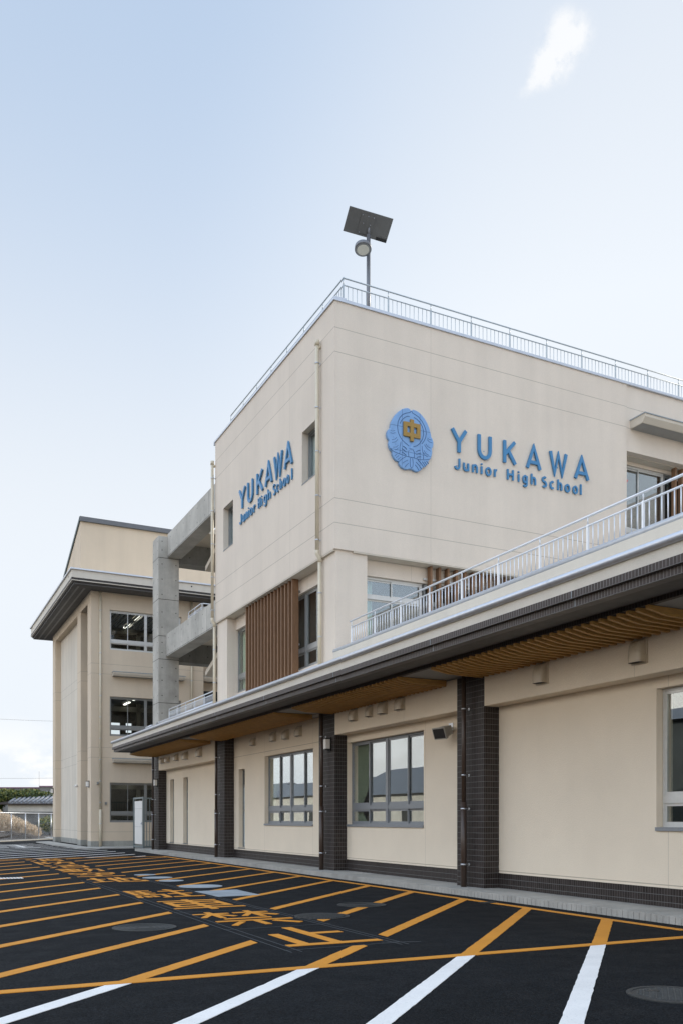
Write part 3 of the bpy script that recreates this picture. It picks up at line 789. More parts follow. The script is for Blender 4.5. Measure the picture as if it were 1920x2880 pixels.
# --- upper block
wA = (19.65, 20.575, 9.77, 11.09); wB = (25.79, 26.70, 9.75, 11.09)
b = MB(); slab_holes(b, FX, XC, 9.45, 18.71, 27.50, 7.66, 13.47, [wA, wB]); b.build('wall', M['wall'], SB, 0)
b = MB(); b.box(XC+.375, 18.15, 18.71, 19.05, 7.66, 13.47); b.build('wall', M['wall'], SB, 0)
b = MB(); slab_holes(b, FY, 18.745, 19.10, 18.151, 44, 11.63, 13.47, []); b.build('wall', M['wall'], SB)
b = MB(); b.box(9.5, 44, 19.06, 27.3, 13.25, 13.40); b.build('roof_slab', M['conc'], SB)
b = MB(); b.box(9.45, 44, 27.25, 27.49, 4.25, 13.45); b.box(43.7, 44, 19.1, 27.25, 4.25, 13.45); b.box(15, 44, 27.5, 41.3, 0, 12.0); b.box(25, 40, -14, 18.6, 0, 13.4); b.build('rear_wall_and_unseen_mass', M['wall'], SB)  # the big solid blocks here are unseen, added to keep the lot in shade
def coping(pts, z, wd=.14, name='coping'):
    b = MB()
    for (x0, y0), (x1, y1) in pts:
        if x0 == x1:
            prof = [(-.035, 0), (-.035, .055), (-.01, .085), (.30, .10), (.30, 0)]
            b.prism(prof, lambda u, v, t: (x0+u, t, z+v), min(y0, y1), max(y0, y1))
        else:
            prof = [(-.035, 0), (-.035, .055), (-.01, .085), (.30, .10), (.30, 0)]
            b.prism(prof, lambda u, v, t: (t, y0+u, z+v), min(x0, x1), max(x0, x1))
    return b.build(name, M['silver'], SB)
coping([((XC, 18.71-.035), (XC, 27.58))], 13.47); coping([((XC+.30, 18.71), (44, 18.71))], 13.47)
b = MB(); b.box(XC-.035, XC+.02, 27.5, 27.58, 13.40, 13.47); b.build('coping_end', M['silver'], SB)
# second floor: corner piers set back under the overhang
b = MB(); b.box(9.14, 9.975, 18.775, 19.56, 4.25, 7.659); b.build('corner_pier', M['wall'], SB)
b = MB(); b.box(9.14, 9.60, 26.53, 27.48, 4.25, 7.659); b.build('corner_pier', M['wall'], SB)
b = MB(); b.box(XC+.005, XC+.5, 18.78, 27.49, 7.62, 7.659) ; b.box(XC+.5, 44, 18.715, 19.6, 7.625, 7.659); b.build('overhang_soffit', M['trim'], SB)
b = MB(); slab_holes(b, FX, 9.42, 9.62, 19.56, 26.53, 4.25, 7.62, [(19.57, 26.52, 5.25, 7.25)]); b.build('wall', M['wall'], SB)
def win2(y0, y1):
    window(SB, FX, 9.50, y0, y1, 5.27, 7.25, 2, 2, 5.76, 'alu', 'glass', .04, 'window', tbar=.10)
win2(19.57, 23.0); win2(23.0, 26.52)
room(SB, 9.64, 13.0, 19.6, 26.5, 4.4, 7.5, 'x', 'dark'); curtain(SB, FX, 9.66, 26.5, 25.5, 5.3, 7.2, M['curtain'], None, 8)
# brown louver screen on the left face
LS = MB(); LS.box(9.36, 9.40, 21.45, 24.95, 7.3, 7.34); LS.box(9.36, 9.40, 21.45, 24.95, 5.9, 5.94); LS.box(9.36, 9.40, 21.45, 24.95, 4.6, 4.64)
ls = LS.build('louver_screen', M['alu'], SB)
for k in range(15):
    y = 21.43+k*(24.90-21.43)/14
    MB().box(9.175, 9.355, y, y+.05, 4.30, 7.618).build('blade', M['louver'], ls)
# front face, second floor recess
b = MB(); slab_holes(b, FY, 19.06, 19.30, 9.975, 18.2, 4.25, 7.62, [(10.0, 18.1, 4.35, 7.235)]); b.build('wall', M['wall'], SB)
def doorwin(F, n, u0, u1, z0, z1, tz, gm='glass_front', fm='alu_light'):
    return window(SB, F, n, u0, u1, z0, z1, 1, 2, tz, fm, gm, .05, 'window', tbar=.09)
doorwin(FY, 19.14, 10.0, 11.73, 4.36, 7.23, 6.74)
for u in (11.77, 13.9, 16.0): doorwin(FY, 19.14, u, u+2.09, 4.36, 7.23, 6.74, 'glass', 'alu')
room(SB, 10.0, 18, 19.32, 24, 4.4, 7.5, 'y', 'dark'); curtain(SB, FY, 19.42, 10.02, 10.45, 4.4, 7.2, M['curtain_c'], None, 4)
LS = MB(); LS.box(11.7, 17.6, 19.0, 19.04, 7.30, 7.35); LS.box(11.7, 17.6, 19.0, 19.04, 5.9, 5.95)
ls = LS.build('louver_screen', M['alu_light'], SB)
for k in range(23): x = 11.80+k*.252; MB().box(x, x+.06, 18.85, 19.0, 4.30, 7.618).build('blade', M['louver'], ls)
b = MB(); b.box(18.149, 44, 18.75, 18.95, 4.25, 9.28); b.build('wall', M['wall'], SB)
# third floor recess on the right
b = MB(); b.box(18.151, 44, 18.96, 19.6, 11.60, 11.629); b.build('overhang_soffit', M['trim'], SB)
b = MB(); slab_holes(b, FY, 19.22, 19.4, 18.15, 44, 9.2, 11.60, [(18.16, 30, 9.30, 11.50)]); b.build('wall', M['wall'], SB)
window(SB, FY, 19.26, 18.17, 20.12, 9.31, 11.49, 1, 2, 9.62, 'alu_light', 'glass_front', .05, 'window', tbar=.12)
for u in (20.14, 22.2, 24.3, 26.4): window(SB, FY, 19.26, u, u+2.05, 9.31, 11.49, 1, 2, 9.62, 'alu', 'glass', .04, 'window', tbar=.12)
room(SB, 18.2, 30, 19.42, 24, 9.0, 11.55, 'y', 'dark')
LS = MB(); LS.box(20.2, 28, 19.08, 19.11, 11.3, 11.34); LS.box(20.2, 28, 19.08, 19.11, 9.6, 9.64)
ls = LS.build('louver_screen', M['alu_light'], SB)
for k in range(28): x = 20.25+k*.26; MB().box(x, x+.06, 18.93, 19.08, 9.285, 11.598).build('blade', M['louver'], ls)
def tri_sticker(F, n, u, z, s):
    b = MB(); b.prism([(u-s/2, z+s*.43), (u+s/2, z+s*.43), (u, z-s*.43)], lambda p, q, t: F(t, p, q), n, n+.002); return b.build('triangle_sticker', M['sticker'], SB)
tri_sticker(FY, 19.255, 18.62, 10.98, .24)
# window hood on the right
def hood(root, F, n, u0, u1, z, dep, th, mats=('trim', 'ceil', 'slabgrey')):
    """sloping-front slab hood; n is the wall plane, it projects to smaller n"""
    b = MB(); f = lambda q, v, t: F(n-q, t, z+v)
    b.prism([(0, 0), (dep*.82, 0), (dep, th*.62), (dep, th), (0, th)], f, u0, u1, 0)
    b.prism([(0, -.004), (dep*.78, -.004), (dep*.78, .001), (0, .001)], f, u0+.04, u1-.04, 1)
    b.prism([(0, th+.001), (dep+.02, th+.001), (dep+.02, th+.03), (0, th+.03)], f, u0-.02, u1+.02, 2)
    return b.build('window_hood', [M[k] for k in mats], root)
hood(SB, FY, 18.745, 18.31, 34, 12.27, .56, .22)
# small windows of the left face
for (a, c, d, e) in (wA, wB):
    window(SB, FX, XC+.17, a, c, d, e, 1, 1, None, 'alu', 'glass', .045); MB().box(XC-.012, XC+.17, a+.002, c-.002, d-.018, d+.004).build('sill', M['alu_blue'], SB)
    MB().box(XC+.28, XC+.285, a, c, d, e).build('blind', M['frost'], SB)
tri_sticker(FX, XC+.165, 19.78, 10.72, .22)
# cream rainwater pipes
for y in (19.47, 27.53):
    drainpipe(SB, 8.985, y, 4.28, 12.85, .047, 'pipe_c', (12.32, 11.25, 10.19, 9.12, 8.05, 6.78, 5.72, 4.7), 'x', None, (12.72, 7.72, .07), XC)
# terrace parapets
def parapet(y0, y1, zt, x=9.0):
    b = MB(); b.box(x, x+.18, y0, y1, 4.24, zt-.04); b.build('parapet', M['band'], SB)
    c = MB(); c.tube([(x+.05, y0-.01, zt), (x+.05, y1+.02, zt)], .052, 16)
    c.box(x+.05, x+.22, y0, y1, zt-.045, zt+.045)
    for j in range(int((y1-y0)/3.4)+1): c.tube([(x+.05, y1-1.75-j*3.42, zt), (x+.05, y1-1.74-j*3.42, zt)], .054, 16)
    c.build('coping', M['silver'], SB)
parapet(-8, 18.62, 5.225); parapet(27.58, 34.35, 5.085, 9.0); parapet(35.46, 36.4, 5.075, 9.0)

# ================================================================== BALCONY AND ROOF RAILINGS
def posts_at(y0, y1, step, L): return None
ys = [17.87-1.1*k for k in range(11)]
railing('balcony_railing', (9.1, 17.90), (9.1, ys[-1]), 5.26, 5.651, 5.79, [(17.90-y)/(17.90-ys[-1]) for y in ys], 9, 'silver railing with many thin bars along the terrace over the tiled canopy', rail_r=.019, bal_r=.0095, ends=(.06, 0))
ys = [33.1-1.09*k for k in range(6)]
railing('balcony_railing', (9.1, 33.12), (9.1, 27.62), 5.12, 5.375, 5.48, [(33.12-y)/5.5 for y in ys], 9, 'short silver railing at the foot of the bare concrete column')
xs = [9.535+1.232*k for k in range(13)]
railing('roof_railing', (9.535, 19.16), (xs[-1], 19.16), 13.45, 14.19, 14.36, [(x-9.535)/(xs[-1]-9.535) for x in xs], 9, 'silver roof railing above the blue emblem, behind it the solar lamp post', bal_r=.008, ends=(.02, 0), mat='rail_dull')
ys = [19.17+1.16*k for k in range(8)]
railing('roof_railing', (9.535, 19.16), (9.535, 27.29), 13.45, 14.19, 14.36, [(y-19.16)/8.13 for y in ys], 9, 'silver roof railing running back along the narrow left face of the building', bal_r=.008, ends=(.02, 0), mat='rail_dull')

# ================================================================== SIGN LETTERS
def arc(cx, cy, rx, ry, a0, a1, n=12): return [(cx+rx*math.cos(R(lerp(a0, a1, k/n))), cy+ry*math.sin(R(lerp(a0, a1, k/n)))) for k in range(n+1)]
GL = {   # strokes on a unit box, u 0..1, v 0..1 (x height .68 for small letters)
'Y': [[(.0, 1), (.5, .46), (1, 1)], [(.5, .50), (.5, 0)]],
'U': [[(.06, 1), (.06, .36)]+arc(.5, .36, .44, .36, 180, 360)[1:-1]+[(.94, .36), (.94, 1)]],
'K': [[(.08, 1), (.08, 0)], [(.95, 1), (.12, .40)], [(.38, .58), (1, 0)]],
'A': [[(.0, 0), (.5, 1), (1, 0)], [(.2, .28), (.8, .28)]],
'W': [[(.0, 1), (.26, 0), (.5, .92), (.74, 0), (1, 1)]],
'J': [[(.85, 1), (.85, .28)]+arc(.45, .28, .40, .26, 0, -170)[1:]],
'u': [[(.08, .72), (.08, .28)]+arc(.47, .28, .39, .26, 180, 360)[1:]+[(.86, .72)], [(.90, .72), (.90, 0)]],
'n': [[(.08, .72), (.08, 0)], [(.12, .40)]+arc(.5, .42, .38, .28, 180, 0)[1:]+[(.88, 0)]],
'i': [[(.5, .72), (.5, 0)], [(.5, 1.0), (.5, .88)]],
'o': [arc(.5, .36, .42, .34, 0, 345, 18)],
'r': [[(.12, .72), (.12, 0)], [(.16, .38)]+arc(.75, .36, .56, .30, 165, 80, 6)],
'H': [[(.08, 1), (.08, 0)], [(.92, 1), (.92, 0)], [(.08, .52), (.92, .52)]],
'g': [arc(.45, .38, .38, .32, 0, 345, 18), [(.86, .72), (.86, -.08)]+arc(.48, -.08, .38, .24, 0, -150, 8)[1:]],
'h': [[(.08, 1.05), (.08, 0)], [(.12, .40)]+arc(.5, .42, .38, .28, 180, 0)[1:]+[(.88, 0)]],
'S': [arc(.5, .75, .40, .23, 40, 250, 10)+arc(.5, .27, .42, .25, 75, -140, 10)],
'c': [arc(.5, .36, .42, .34, 45, 315, 14)],
'l': [[(.5, 1.05), (.5, 0)]],
}
CAPS = [(12.28, 12.772), (13.068, 13.539), (13.858, 14.311), (14.617, 15.117), (15.383, 15.998), (16.233, 16.754)]
SML = [(12.379, 12.588), (12.64, 12.846), (12.913, 13.112), (13.179, 13.251), (13.318, 13.53), (13.589, 13.725), (13.996, 14.237), (14.344, 14.419), (14.499, 14.687), (14.768, 14.964), (15.132, 15.32), (15.393, 15.578), (15.652, 15.839), (15.898, 16.107), (16.172, 16.373), (16.424, 16.51)]
LCAPS = [(25.134, 24.587), (24.44, 23.943), (23.701, 23.168), (23.023, 22.492), (22.377, 21.761), (21.651, 21.099)]
LSML = [(25.121, 24.913), (24.858, 24.641), (24.587, 24.413), (24.373, 24.307), (24.242, 24.02), (23.956, 23.764), (23.575, 23.389), (23.327, 23.254), (23.132, 22.891), (22.844, 22.608), (22.457, 22.263), (22.206, 22.037), (21.97, 21.804), (21.739, 21.543), (21.5, 21.319), (21.203, 21.099)]
def sign(label, loc, F, nface, caps, sml, zc, zs, wc, ws, inset):
    root = thing('wall_sign', loc, label, 'sign', 'school name signs on the cream walls')
    def put(ch, a, b, z0, h, w, th):
        sgn = 1 if b > a else -1
        a2, b2 = a+sgn*w*inset, b-sgn*w*inset
        if ch in 'il': a2, b2 = a, b
        mb = MB()
        for i, st in enumerate(GL[ch]):
            pts = [(lerp(a2, b2, p[0]), z0+h*p[1]) for p in st]
            closed = ch in 'og' and i == 0
            mb.ribbon(pts, w, lambda u, v, t: F(nface-t, u, v), .015, th+.0012*i, closed)
        mb.box(*[q for q in (lambda p, r: (p[0], r[0], p[1], r[1], p[2], r[2]))(F(nface+.003, (a+b)/2-.008, z0+h*.3), F(nface-.016, (a+b)/2+.008, z0+h*.3+.02))])
        mb.build('letter', M['blue'], root)
    for ch, (a, b) in zip('YUKAWA', caps): put(ch, a, b, zc[0], zc[1]-zc[0], wc, .06)
    for ch, (a, b) in zip('JuniorHighSchool', sml): put(ch, a, b, zs[0], zs[1]-zs[0], ws, .05)
sign('large blue raised school name beside the emblem on the broad front wall', (12.3, 18.7, 10.1), FY, 18.709, CAPS, SML, (10.52, 11.09), (10.10, 10.365), .086, .047, .5)
sign('blue raised school name seen at an angle on the narrow left wall', (9.06, 25.1, 10.1), FX, XC, LCAPS, LSML, (10.52, 11.10), (10.10, 10.375), .080, .042, .5)

# ================================================================== EMBLEM
EMB_C = Vector((11.16, 0, 10.62))
c_, s_ = math.cos(HEAD), math.sin(HEAD)
def em(x, y, Y=18.63):            # traced outline brought to the plane of the wall
    px, py = 1080+x/9.8, 1130+y/9.8
    u = (px-960)/2495; X = Y*(s_+u*c_)/(c_-u*s_); d = s_*X+c_*Y
    return (X, 1.305+(2304-py)*d/2495)
OUTL = [(735,240),(700,190),(640,165),(570,172),(495,195),(400,260),(310,350),(240,460),(190,570),(170,680),(165,725),(115,755),(80,830),(78,920),(100,1000),(145,1050),(125,1130),(135,1220),(170,1300),(225,1360),(225,1440),(260,1530),(320,1600),(410,1640),(420,1720),(470,1790),(540,1840),(620,1860),(690,1845),(720,1840),(745,1865),(775,1850),(820,1890),(890,1920),(960,1910),(1020,1865),(1070,1800),(1140,1780),(1200,1710),(1225,1620),(1275,1570),(1305,1490),(1320,1400),(1310,1300),(1345,1230),(1355,1130),(1335,1030),(1300,980),(1270,840),(1240,720),(1190,600),(1120,470),(1040,370),(960,290),(880,240),(800,210),(760,230)]
ER = thing('school_emblem', (11.16, 18.7, 10.62), 'oval light blue scalloped emblem with a gold character on the front wall', 'emblem')
FE = lambda u, v, t: (u, 18.709-t, v)
b = MB(); b.prism([em(*p) for p in OUTL], FE, -.002, .075); b.build('plate', M['blue_e'], ER, .012)
def groove(lines, w, d, mat, name, closed=False):  # raised strokes, nothing cut in: groove shadow is put into the dark blue
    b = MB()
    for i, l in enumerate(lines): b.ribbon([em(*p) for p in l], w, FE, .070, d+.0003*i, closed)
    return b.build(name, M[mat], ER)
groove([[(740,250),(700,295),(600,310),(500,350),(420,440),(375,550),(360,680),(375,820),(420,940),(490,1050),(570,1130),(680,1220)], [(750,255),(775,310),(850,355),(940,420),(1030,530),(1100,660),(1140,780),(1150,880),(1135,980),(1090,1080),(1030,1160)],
        [(690,405),(640,395),(560,430),(480,500),(425,600)], [(810,430),(890,480),(970,560),(1040,680),(1075,800),(1075,900),(1050,1020),(980,1140),(900,1210),(800,1240)]], .018, .0775, 'blue_d', 'ring_groove_shade')
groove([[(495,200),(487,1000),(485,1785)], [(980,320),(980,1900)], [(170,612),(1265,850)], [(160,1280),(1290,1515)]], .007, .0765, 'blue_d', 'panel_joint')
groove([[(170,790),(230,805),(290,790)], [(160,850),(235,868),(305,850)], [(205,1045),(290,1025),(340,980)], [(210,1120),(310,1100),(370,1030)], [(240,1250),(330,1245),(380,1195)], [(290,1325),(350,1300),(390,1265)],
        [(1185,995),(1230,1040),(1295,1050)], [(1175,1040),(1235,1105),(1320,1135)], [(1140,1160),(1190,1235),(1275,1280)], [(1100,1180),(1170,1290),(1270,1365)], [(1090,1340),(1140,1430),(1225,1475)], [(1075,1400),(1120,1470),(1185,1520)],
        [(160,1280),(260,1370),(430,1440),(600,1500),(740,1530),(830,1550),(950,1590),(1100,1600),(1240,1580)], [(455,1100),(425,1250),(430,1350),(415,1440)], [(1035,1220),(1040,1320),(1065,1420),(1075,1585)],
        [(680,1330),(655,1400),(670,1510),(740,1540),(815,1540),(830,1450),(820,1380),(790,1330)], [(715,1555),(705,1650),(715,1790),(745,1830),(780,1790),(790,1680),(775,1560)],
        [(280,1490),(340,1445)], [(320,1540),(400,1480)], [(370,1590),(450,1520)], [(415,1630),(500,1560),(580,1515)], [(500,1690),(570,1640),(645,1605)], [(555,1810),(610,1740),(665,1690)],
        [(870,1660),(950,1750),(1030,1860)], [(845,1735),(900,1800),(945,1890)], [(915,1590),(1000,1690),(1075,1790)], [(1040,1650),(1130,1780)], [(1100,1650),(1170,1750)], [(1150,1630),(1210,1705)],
        [(510,1220),(570,1260),(615,1315)], [(480,1290),(550,1340),(600,1390)], [(485,1385),(545,1425),(600,1475)], [(865,1385),(920,1345),(985,1335)], [(880,1450),(940,1425),(1000,1415)], [(890,1535),(940,1515),(1000,1515)]], .0105, .077, 'blue_d', 'leaf_groove_shade')
b = MB()
for p in ((235,735),(255,955),(315,1160),(1240,970),(1225,1185),(1165,1365)):
    cx, cz = em(*p); b.prism([(cx+.018*math.cos(k*math.pi/5), cz+.018*math.sin(k*math.pi/5)) for k in range(10)], FE, .07, .083)
b.prism([em(*p) for p in ((735,1150),(690,1290),(800,1310),(770,1200))], FE, .07, .095)
b.build('boss', M['blue_e'], ER)
b = MB()
for i, (l, cl) in enumerate((([(560,612),(924,690),(922,970),(560,896)], True), ([(742,505),(740,1100)], False))):
    b.ribbon([em(*p) for p in l], .098, FE, .07, .118+.002*i, cl)
b.build('gold_character', M['gold'], ER)

# ================================================================== SOLAR LAMP ON THE ROOF
SL = thing('solar_lamp', (10.66, 20.0, 13.4), 'grey solar lamp post on the roof with a tilted panel and round lamp', 'lamp post')
MB().tube([(10.66, 20.0, 13.4), (10.66, 20.0, 16.22)], .051, 16).build('pole', M['pole'], SL)
MB().tube([(10.66, 20.0, 16.2), (10.70, 20.0, 16.58)], .035, 12).build('bracket', M['pole'], SL)
# panel: rectangle through four measured corners lying in a plane that tilts up towards the viewer
def at(px, py, d):
    u, v = (px-960)/2495, (2304-py)/2495
    return Vector((c_*u*d+s_*d, -s_*u*d+c_*d, 1.305+v*d))
zz = lambda x, y: (940+x/7.84, 560+y/7.84)
d0 = 22.6
cr = [at(*zz(335, 152), d0-.28), at(*zz(1292, 440), d0-.10), at(*zz(1130, 968), d0+.28), at(*zz(188, 700), d0+.10)]
nrm = (cr[1]-cr[0]).cross(cr[3]-cr[0]).normalized()
if nrm.z < 0: nrm = -nrm
def slabq(q, t0, t1, mb, mi=0): mb.hexa([p+nrm*t0 for p in q]+[p+nrm*t1 for p in q], mi)
pm = MB(); slabq(cr, 0, .035, pm); pn = pm.build('solar_panel', M['panel'], SL)
ctr = sum(cr, Vector())/4; ex, ey = (cr[1]-cr[0]), (cr[3]-cr[0])
def onp(a, e): return cr[0]+ex*a+ey*e
b = MB(); slabq([onp(.30, .12), onp(.615, .12), onp(.615, .88), onp(.30, .88)], -.012, -.001, b); b.build('access_plate', M['panel'], pn)
b = MB(); slabq([onp(.75, .86), onp(.995, .86), onp(.995, .985), onp(.75, .985)], -.015, -.001, b); b.build('name_plate', M['black'], pn)
b = MB()
for a, e in ((.33, .17), (.46, .17), (.59, .17), (.39, .48), (.55, .48), (.57, .84), (.35, .86), (.47, .97)):
    q = onp(a, e)-nrm*.014; b.tube([q-nrm*.012, q], .013, 6)
b.build('bolt', M['steel'], pn)
lc = Vector((10.40, 19.80, 15.70)); ax = Vector((-.10, -.22, -1)).normalized()
mb = MB(); mb.tube([lc-ax*.06, lc-ax*.05, lc+ax*.05], .21, 28, radii=[.17, .205, .21]); lm = mb.build('lamp_head', M['pole'], SL)
MB().tube([lc+ax*.05, lc+ax*.056], .185, 28).build('trim_ring', M['alu'], lm)
MB().tube([lc+ax*.056, lc+ax*.064], .15, 28).build('lens', M['lens'], lm)
MB().tube([lc-ax*.03, Vector((10.60, 19.97, 15.78)), Vector((10.64, 19.99, 15.98))], .035, 10).build('lamp_arm', M['pole'], SL)

# ================================================================== WALL FIXTURES
def wall_lamp(x, y, z, label):
    root = thing('wall_lamp', (x, y, z), label, 'wall lamp', 'black framed wall lamps')
    MB().box(x-.03, x, y-.075, y+.075, z-.16, z+.16).build('back_plate', M['black'], root)
    b = MB()
    for zz_ in (z-.135, z+.115): b.box(x-.15, x-.03, y-.075, y+.075, zz_, zz_+.02)
    b.build('frame', M['black'], root)
    MB().box(x-.14, x-.031, y-.065, y+.065, z-.114, z+.114).build('diffuser', M['wpanel'], root)
wall_lamp(XC, 18.94, 3.08, 'small black lamp with white glass on the tiled pillar between the two curtained windows')
wall_lamp(XC, 34.72, 2.75, 'black and white lamp on the farthest tiled pillar, half behind its pipe')
wall_lamp(7.76, 41.92, 2.93, 'black framed lamp low on the corner pier of the far building')
wall_lamp(7.76, 52.72, 2.92, 'black framed lamp on the outer left edge of the far building')

SP = thing('loudspeaker', (9.39, 14.27, 3.05), 'grey box loudspeaker with black grille tilted down from the wall', 'loudspeaker')
MB().box(XW-.012, XW, 14.19, 14.33, 3.0, 3.14).build('wall_plate', M['steel'], SP)
def orient(c, fwd, up=(0, 0, 1)):
    f = Vector(fwd).normalized(); r = f.cross(Vector(up)).normalized(); u = r.cross(f).normalized(); c = Vector(c)
    return lambda a, b_, d: tuple(c+r*a+u*b_+f*d)
K = orient((9.03, 14.10, 2.915), (-1, -.22, -.38))
def frustum(mb, K, w0, h0, d0, w1, h1, d1, mi=0):
    mb.hexa([K(-w0, -h0, d0), K(w0, -h0, d0), K(w0, h0, d0), K(-w0, h0, d0), K(-w1, -h1, d1), K(w1, -h1, d1), K(w1, h1, d1), K(-w1, h1, d1)], mi)
b = MB(); frustum(b, K, .15, .105, -.05, .165, .115, .02); frustum(b, K, .105, .085, -.24, .12, .095, -.051); b.build('cabinet', M['speaker'], SP, .008)
b = MB(); frustum(b, K, .14, .092, .0201, .14, .092, .026); b.build('grille', M['black'], SP)
b = MB(); b.tube([(9.385, 14.26, 3.05), (9.26, 14.2, 3.03)], .018, 8); b.tube([(9.385, 14.22, 2.99), (9.22, 14.12, 2.96)], .02, 8); b.build('bracket', M['alu'], SP)
CMR = thing('security_camera', (7.95, 44.6, 2.95), 'small grey dome camera in the tall recess of the far building', 'camera')
MB().box(7.76, 7.83, 44.9, 45.0, 2.9, 3.0).build('mount', M['alu'], CMR)
MB().tube([(7.75, 44.95, 2.95), (7.62, 44.92, 2.93)], .05, 12, radii=[.05, .065]).build('housing', M['wpanel'], CMR)
b = MB(); b.box(8.02, 8.10, 41.42, 41.5, 2.90, 3.02); b.box(8.03, 8.09, 41.36, 41.42, 2.92, 2.98)
setp(b.build('motion_sensor', M['alu'], None), 'tiny grey sensor box between lamp and drainpipe on the far building', 'sensor')
b = MB(); b.box(8.38, 8.47, 41.43, 41.5, 1.98, 2.08); b.box(8.37, 8.48, 41.42, 41.45, 2.06, 2.10)
setp(b.build('socket_box', M['alu'], None), 'small grey socket box right of the drainpipe on the far building', 'socket')
b = MB(); b.tube([(XW, 19.72, 2.86), (XW-.1, 19.72, 2.84)], .03, 10); b.tube([(XW-.07, 19.72, 2.80), (XW-.07, 19.72, 2.88)], .04, 10)
setp(b.build('security_camera', M['black'], None), 'tiny black camera behind the brown pipe beside the nearer curtained window pair', 'camera')

# ================================================================== CONCRETE STAIR FRAME
CF = thing('stair_tower', (9.1, 34.6, 4.25), 'bare grey concrete column with two storeys of beams between the buildings', 'stair tower')
def tieholes(b, pts, axis):
    for p in pts:
        q = Vector(p); a = Vector((1, 0, 0)) if axis == 'x' else Vector((0, 1, 0))
        b.tube([q-a*.0015, q+a*.002], .022, 8, 1)
b = MB(); b.box(9.075, 9.90, 34.58, 35.46, 4.25, 12.50)
for z in (7.63, 8.55, 11.64, 10.0, 5.9): b.box(9.071, 9.903, 34.576, 35.463, z, z+.018, 1)
pts = []
zs_ = [4.9, 5.5, 6.2, 6.8, 7.3, 7.9, 8.3, 8.9, 9.5, 10.2, 10.8, 11.4, 11.95, 12.3]
tieholes(b, [(9.075, y, z) for z in zs_ for y in (34.72, 35.32)], 'x')
tieholes(b, [(x, 34.58, z) for z in zs_ for x in (9.22, 9.78)], 'y')
b.build('column', [M['conc'], M['black']], CF, 0)
for z0, z1, xb in ((11.69, 12.60, 9.44), (7.74, 8.62, 9.37)):
    b = MB(); b.box(xb, xb+.55, 27.5, 34.578, z0, z1)
    b.box(xb-.004, xb+.02, 27.5, 34.57, z0+.03, z0+.045, 1)
    for y in (29.3,): b.box(xb-.003, xb+.01, y, y+.012, z0, z1, 1)
    tieholes(b, [(xb, 28.0+k*.88, z) for k in range(8) for z in (z0+.2, z1-.2)], 'x'); b.build('beam', [M['conc'], M['black']], CF)
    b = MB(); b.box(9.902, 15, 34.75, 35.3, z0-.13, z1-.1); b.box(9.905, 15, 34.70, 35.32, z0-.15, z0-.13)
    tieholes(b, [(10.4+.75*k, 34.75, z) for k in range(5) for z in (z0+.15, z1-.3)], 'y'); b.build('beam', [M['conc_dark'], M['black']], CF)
    b = MB(); b.box(xb+.552, 12.9, 33.0, 34.74, z1-.25, z1-.06); b.build('landing', M['trim'], CF)
    # sloping stair flight seen from underneath
    b = MB(); b.hexa([(11.0, 33.0, z1-.25), (12.9, 33.0, z1-.25), (12.9, 28.2, z1-2.25), (11.0, 28.2, z1-2.25), (11.0, 33.0, z1-.06), (12.9, 33.0, z1-.06), (12.9, 28.2, z1-2.0), (11.0, 28.2, z1-2.0)])
    b.hexa([(10.3, 27.6, z1-.2), (12.0, 27.6, z1-.2), (12.0, 32.4, z1-1.9), (10.3, 32.4, z1-1.9), (10.3, 27.6, z1), (12.0, 27.6, z1), (12.0, 32.4, z1-1.72), (10.3, 32.4, z1-1.72)])
    b.build('stair_flight', M['trim'], CF)
    b = MB(); b.hexa([(11.2, 29.5, z1-.6), (13, 29.5, z1-.55), (13, 28.0, z1+.05), (11.2, 28, z1), (11.2, 29.5, z1-.53), (13, 29.5, z1-.48), (13, 28.0, z1+.12), (11.2, 28.0, z1+.07)]); b.build('rooflight_edge', M['silver'], CF)
railing('stair_railing', (9.62, 32.3), (9.62, 30.7), 8.56, 8.90, 9.04, [0, .5, 1.], 7, 'short silver stair railing standing on the lower concrete beam', post_w=.04)
railing('stair_railing', (9.62, 32.3), (9.62, 30.7), 12.55, 12.60, 12.80, [0, .5, 1.], 0, 'low silver rail standing on the upper concrete beam against the sky', post_w=.03)
railing('stair_railing', (9.66, 30.7), (11.4, 30.7), 8.4, 8.90, 9.04, [.0, .6, 1.], 7, 'silver railing turning back from the lower concrete beam towards the stairs', post_w=.04)

# ================================================================== FAR BUILDING
FB = thing('school_building', (7.76, 41.5, 0), 'cream three-storey building on the left with wide dark eaves and a hipped roof', 'building')
XF, YF, YL = 7.761, 41.5, 52.95
fw_ = [(8.616, 12.0, 9.15, 10.99), (8.616, 12.0, 5.16, 6.99), (8.616, 12.0, 1.16, 3.0)]
b = MB(); slab_holes(b, FY, YF, YF+.3, XF+.31, 12.9, .30, 11.78, fw_); b.build('wall', M['far'], FB)
b = MB(); slab_holes(b, FX, XF, XF+.31, YF, YL, .30, 11.78, [(42.34, 44.09, -.5, 11.33), (45.02, 52.03, -.5, 11.34)]); b.build('wall', M['far'], FB)
b = MB(); b.box(8.065, 8.25, 45.02, 52.03, .3, 11.4); b.box(8.5, 8.6, 42.34, 44.09, .3, 11.4); b.build('recessed_wall', M['far_rec'], FB)
b = MB()
for y0, y1 in ((42.1, 42.338), (44.092, 44.4)): b.box(8.073, 8.6, y0, y1, .0, 11.5)
b.box(8.073, 8.5, 42.338, 44.092, 11.332, 11.5); b.box(XF+.3, 8.06, 44.4, 44.9, 0, .3); b.box(XF+.29, 8.06, 44.0905, 44.3, 0, .3); b.build('recess_return', M['far'], FB)
